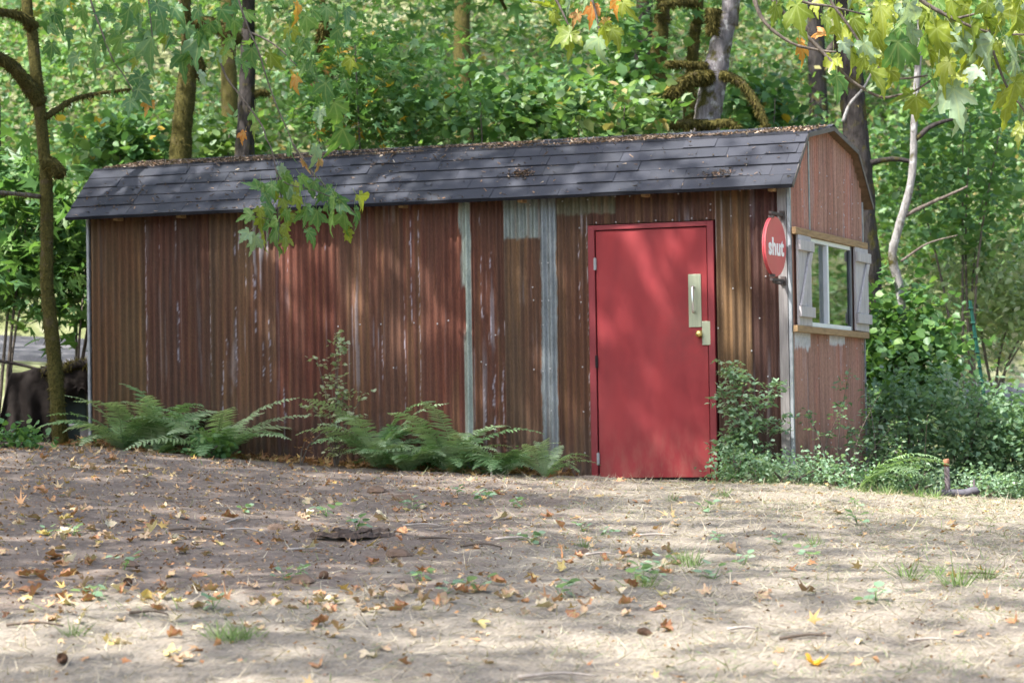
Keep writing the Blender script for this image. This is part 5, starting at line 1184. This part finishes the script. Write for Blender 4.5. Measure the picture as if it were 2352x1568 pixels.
# weeds, tufts, sticks, cones: each a thing of its own
def zone(px, py):
    h = 'left' if px < 520 else 'left of centre' if px < 1000 else 'centre' if px < 1350 else 'right of centre' if px < 1800 else 'right'
    v = 'near the shed' if py < 1180 else 'in mid yard' if py < 1340 else 'in the near yard'
    return h, v
ORD = ['first', 'second', 'third', 'fourth', 'fifth', 'sixth', 'seventh', 'eighth', 'ninth']
def label_all(L, what):
    g = {}
    for o, px, py in L: g.setdefault(zone(px, py), []).append((px, o))
    for (h, v), it in g.items():
        it.sort(key=lambda q: q[0])
        for i, (px, o) in enumerate(it):
            o['label'] = ('%s %s, %s' % (what, v, h)) if len(it) == 1 else ('%s %s, %s, %s from left' % (what, v, h, ORD[i]))
WM = []
for k in range(4):
    n = 9; P = np.zeros((n, 3)); P[:, 2] = .02 + .06 * RNG.random(n); P[:, :2] = RNG.normal(size=(n, 2)) * .035; out = np.concatenate([P[:, :2], .02 + 0 * P[:, :1]], 1) + unit(n) * .02
    V, F = scatter(ROUND[0], ROUND[1], P, frames(unit(n) * .5 + np.array([0, 0, 1]), out), .035 + .035 * RNG.random(n)); V2, F2 = scatter(BLADE[0] * np.array([.06, 1, 1]), BLADE[1], np.zeros((n, 3)), frames(unit(n), P + 1e-3), np.linalg.norm(P, axis=1) + .01)
    WM.append((raw('weed_stems', V2, F2, M_LEAF['green']), raw('foliage', V, F, M_SAP)))
L = []
for px, py in ((750, 1185), (490, 1400), (560, 1180), (655, 1335), (690, 1320), (970, 1335), (1030, 1365), (1090, 1360), (1200, 1240), (1220, 1250), (1340, 1225), (1395, 1232), (1290, 1375), (1460, 1340), (1500, 1330), (1520, 1305), (1620, 1175), (1650, 1245), (1710, 1300), (1965, 1165), (1970, 1205), (1860, 1285), (2010, 1390), (1050, 1135), (1130, 1145), (930, 1160), (950, 1168), (110, 1230), (170, 1232), (285, 1310), (1105, 1150), (1180, 1165), (820, 1220), (215, 1375), (1790, 1250), (1640, 1330)):
    p = ground_at(px, py); wm = random.choice(WM); o = link('weed_seedling', None); link('stem', wm[0], o); link('foliage', wm[1], o); o.location = (p[0], p[1], gz(p[0], p[1])); o.rotation_euler = (0, 0, random.uniform(0, 6)); s = random.uniform(.5, .95); o.scale = (s, s, s); tag(o, None, 'weed', 'weed seedlings in the yard'); L.append((o, px, py))
label_all(L, 'small green weed')
GM = []
for k in range(3):
    n = 46; P = np.zeros((n, 3)); P[:, :2] = RNG.normal(size=(n, 2)) * .03; tp = np.stack([P[:, 0] * 14, P[:, 1] * 14, .7 + RNG.random(n)], 1) + unit(n) * .35
    V, F = scatter(BLADE[0] * np.array([.05, 1, 1]), BLADE[1], P, frames(unit(n), tp), .07 + .10 * RNG.random(n), RNG.normal(size=(n, 2)) * np.array([.4, 0])); GM.append(raw('tuft', V, F, M_GRASS))
L = []
for px, py in ((170, 1462), (510, 1470), (540, 1478), (565, 1466), (1340, 1255), (1570, 1290), (1590, 1300), (1930, 1120), (1985, 1130), (2040, 1135), (2110, 1140), (2060, 1128), (2150, 1145), (1870, 1250), (2090, 1330), (2150, 1320), (2200, 1345), (2260, 1330), (1480, 1345), (1540, 1150), (1660, 1140)):
    p = ground_at(px, py); o = link('grass_tuft', random.choice(GM)); o.location = (p[0], p[1], gz(p[0], p[1]) - .005); o.rotation_euler = (0, 0, random.uniform(0, 6)); s = random.uniform(.45, .85); o.scale = (s * 1.3, s * 1.3, s); tag(o, None, 'grass', 'grass tufts in the yard'); L.append((o, px, py))
label_all(L, 'tuft of green grass blades')
M_STICK = simple('bleached_stick', (.36, .31, .26), .85, 0, .3, 30); M_DSTICK = simple('dark_stick', (.10, .075, .055), .9, 0, .3, 30)
L = []
for px, py, ln, ang, pale in ((970, 1211, .22, .1, 1), (540, 1200, .16, 1.0, 1), (700, 1268, .2, .5, 1), (1190, 1245, .28, .4, 1), (1105, 1260, .22, .1, 0), (450, 1222, .3, .1, 0), (560, 1225, .2, .15, 1), (1500, 1235, .22, .05, 1), (80, 1440, .24, .05, 0), (350, 1415, .2, 0, 0), (1705, 1455, .14, .4, 1), (2130, 1478, .16, 0, 1), (1850, 1470, .22, .1, 0), (2250, 1325, .2, -.4, 0), (1380, 1280, .16, .2, 1), (1000, 1245, .18, .1, 0), (510, 1235, .1, 1.1, 1), (1280, 1615, .3, .1, 1)):
    p = ground_at(px, min(py, 1560)); p[2] = gz(p[0], p[1]) + .012; dv = (RH * math.cos(ang) + FH * math.sin(ang)) * ln * .5; q = [np.array([-dv[0], -dv[1], gz(p[0] - dv[0], p[1] - dv[1]) + .012 - p[2]]), np.array([dv[0] * .1, dv[1] * .1 + .01, .008]), np.array([dv[0], dv[1], gz(p[0] + dv[0], p[1] + dv[1]) + .014 - p[2]])]
    Q = smooth(q, 4); m = MB(); m.tube(Q, list(np.linspace(.008, .004, len(Q))), 5); o = m.build('fallen_stick', M_STICK if pale else M_DSTICK, None, smooth=True); o.location = p; tag(o, None, 'stick', 'sticks lying in the yard'); L.append((o, px, py))
label_all(L, 'thin stick lying')
# pine cones: stacked scales
cv = []; cf = []
for i in range(9):
    for k in range(8):
        g = k * math.pi / 4 + i * .4; r = .022 * math.sin(math.pi * (i + 1.2) / 11); z = i * .008; a = np.array([math.cos(g), math.sin(g), 0]); s = np.array([-a[1], a[0], 0]); c0 = np.array([0, 0, z]); b = len(cv)
        cv += [c0 + a * r * .3 - s * .006, c0 + a * r * .3 + s * .006, c0 + a * r + s * .007 + np.array([0, 0, .009]), c0 + a * r - s * .007 + np.array([0, 0, .009])]; cf += [(b, b + 1, b + 2, b + 3)]
CONE = raw('cone', np.array(cv), np.array(cf), simple('cone_scales', (.13, .075, .045), .9, 0, .4, 40))
L = []
for px, py in ((150, 1522), (298, 1345), (735, 1330), (1500, 1462)):
    p = ground_at(px, py); o = link('pine_cone', CONE); o.location = (p[0], p[1], gz(p[0], p[1]) + .010); o.rotation_euler = (1.4, 0, random.uniform(0, 6)); tag(o, None, 'cone', 'pine cones in the yard'); L.append((o, px, py))
label_all(L, 'small dark pine cone')
# dark bark pile and clods
M_BARK = bark('dark_bark_scrap', (.03, .022, .018), (.10, .075, .06))
p = ground_at(800, 1240); p[2] = gz(p[0], p[1]); bp = thing('bark_pile', 'dark pile of broken bark on the dirt left of centre', 'bark', p)
for k, (s, f_, h, ln, wd, a, t) in enumerate(((-.08, 0, .012, .17, .08, .1, .08), (.05, .05, .03, .17, .08, -.3, -.12), (.10, -.03, .012, .15, .08, .4, .05), (-.02, .06, .035, .15, .07, .5, .15), (.15, .06, .03, .16, .07, -.4, -.15), (-.16, .02, .01, .11, .06, .1, .05), (.0, -.05, .01, .14, .07, -.2, .04), (.21, .0, .01, .10, .06, .3, -.05))):
    Mx = Matrix.Translation((RH[0] * s + FH[0] * f_, RH[1] * s + FH[1] * f_, h)) @ Matrix.Rotation(a + math.radians(YAW), 4, 'Z') @ Matrix.Rotation(t, 4, 'Y')
    m = MB(); n = 6
    V = []
    for i in range(n + 1):
        x = (i / n - .5) * ln; hw = wd / 2 * (1 - abs(2 * i / n - 1) ** 3 * .6)
        V += [Mx @ Vector((x, -hw, .0)), Mx @ Vector((x, 0, .022 + .006 * math.sin(i * 2))), Mx @ Vector((x, hw, .0)), Mx @ Vector((x, 0, .008))]
    F = []
    for i in range(n):
        for q in range(4): F.append((i * 4 + q, i * 4 + (q + 1) % 4, i * 4 + 4 + (q + 1) % 4, i * 4 + 4 + q))
    m.add(V, F); m.build('bark_piece', M_BARK, bp, noise=(.022, 22))
L = []
M_CLOD = simple('dirt_clod', (.13, .09, .065), .95, 0, .35, 40, .1, bump=.6)
for px, py, s in ((920, 1278, .06), (700, 1338, .05), (930, 1150, .07), (870, 1130, .06), (640, 1215, .05), (300, 1300, .04), (1345, 1272, .035)):
    p = ground_at(px, py); m = MB(); m.tube([(0, 0, -s * .5), (0, 0, -s * .2), (0, 0, s * .15), (s * .1, 0, s * .4), (s * .1, 0, s * .55)], [s * 1.0, s * 1.2, s * 1.0, s * .6, s * .15], 9); o = m.build('dirt_clod', M_CLOD, None, smooth=False, noise=(s * .7, 14)); o.location = (p[0], p[1], gz(p[0], p[1])); tag(o, None, 'clod', 'clods of earth in the yard'); L.append((o, px, py))
label_all(L, 'dark clod of earth')
# litter on the roof
M_ROOFL = leafmat('roof_litter_mix', [(0, (.07, .05, .04)), (.4, (.14, .095, .07)), (.7, (.22, .16, .12)), (.9, (.26, .14, .07)), (1, (.42, .36, .28))], .1, .8)
def roof_pts(n, lower):
    x = X0 + .03 + (X1 - X0 - .06) * RNG.random(n)
    if lower: y = EY + (KY - EY) * RNG.random(n); z = EZ + (y - EY) / (KY - EY) * (KZ - EZ)
    else: y = KY - .02 + (RY_ - KY + .1) * RNG.random(n); z = np.where(y < RY_, KZ + (y - KY) / (RY_ - KY) * (RZ_ - KZ), RZ_ - .02)
    return np.stack([x, y, z + .012], 1)
P = roof_pts(16000, False); k = fbm(P[:, 0] * 1.3, P[:, 1] * 3, 71) + .25 * RNG.random(len(P)) > .69; P = P[k]
P2 = roof_pts(700, True); keep = RNG.random(len(P2)) < .35 + .6 * (fbm(P2[:, 0] * 2, P2[:, 1] * 5, 72) > .55); P2 = P2[keep]
cl = []
for px, py, n, s in ((1200, 403, 110, .05), (1650, 402, 70, .045), (1190, 398, 40, .09), (875, 378, 50, .12), (1000, 366, 20, .1), (950, 470, 40, .15), (560, 480, 40, .2), (300, 470, 40, .2)):
    v = CF + CR * (px - 1176.0) / FPX - CU * (py - 784.0) / FPX; sl = (KZ - EZ) / (KY - EY); t = (EZ + sl * (CAM[1] - EY) - CAM[2]) / (v[2] - sl * v[1]); c = CAM + t * v
    q = c + RNG.normal(size=(n, 3)) * np.array([s * 1.3, s * .5, 0]); q[:, 1] = np.clip(q[:, 1], EY, KY); q[:, 2] = EZ + sl * (q[:, 1] - EY) + .014; cl.append(q)
P = np.concatenate([P, P2] + cl); n = len(P); S = np.stack([.005 + .010 * RNG.random(n), .010 + .04 * RNG.random(n), .015 * np.ones(n)], 1)
V, F = scatter(CHIP[0], CHIP[1], P, flat_frames(n, .5), S)
tag(link('roof_litter', raw('roof_litter', V, F, M_ROOFL)), 'brown needles and leaf scraps lying on the shed roof', 'litter', kind='stuff')
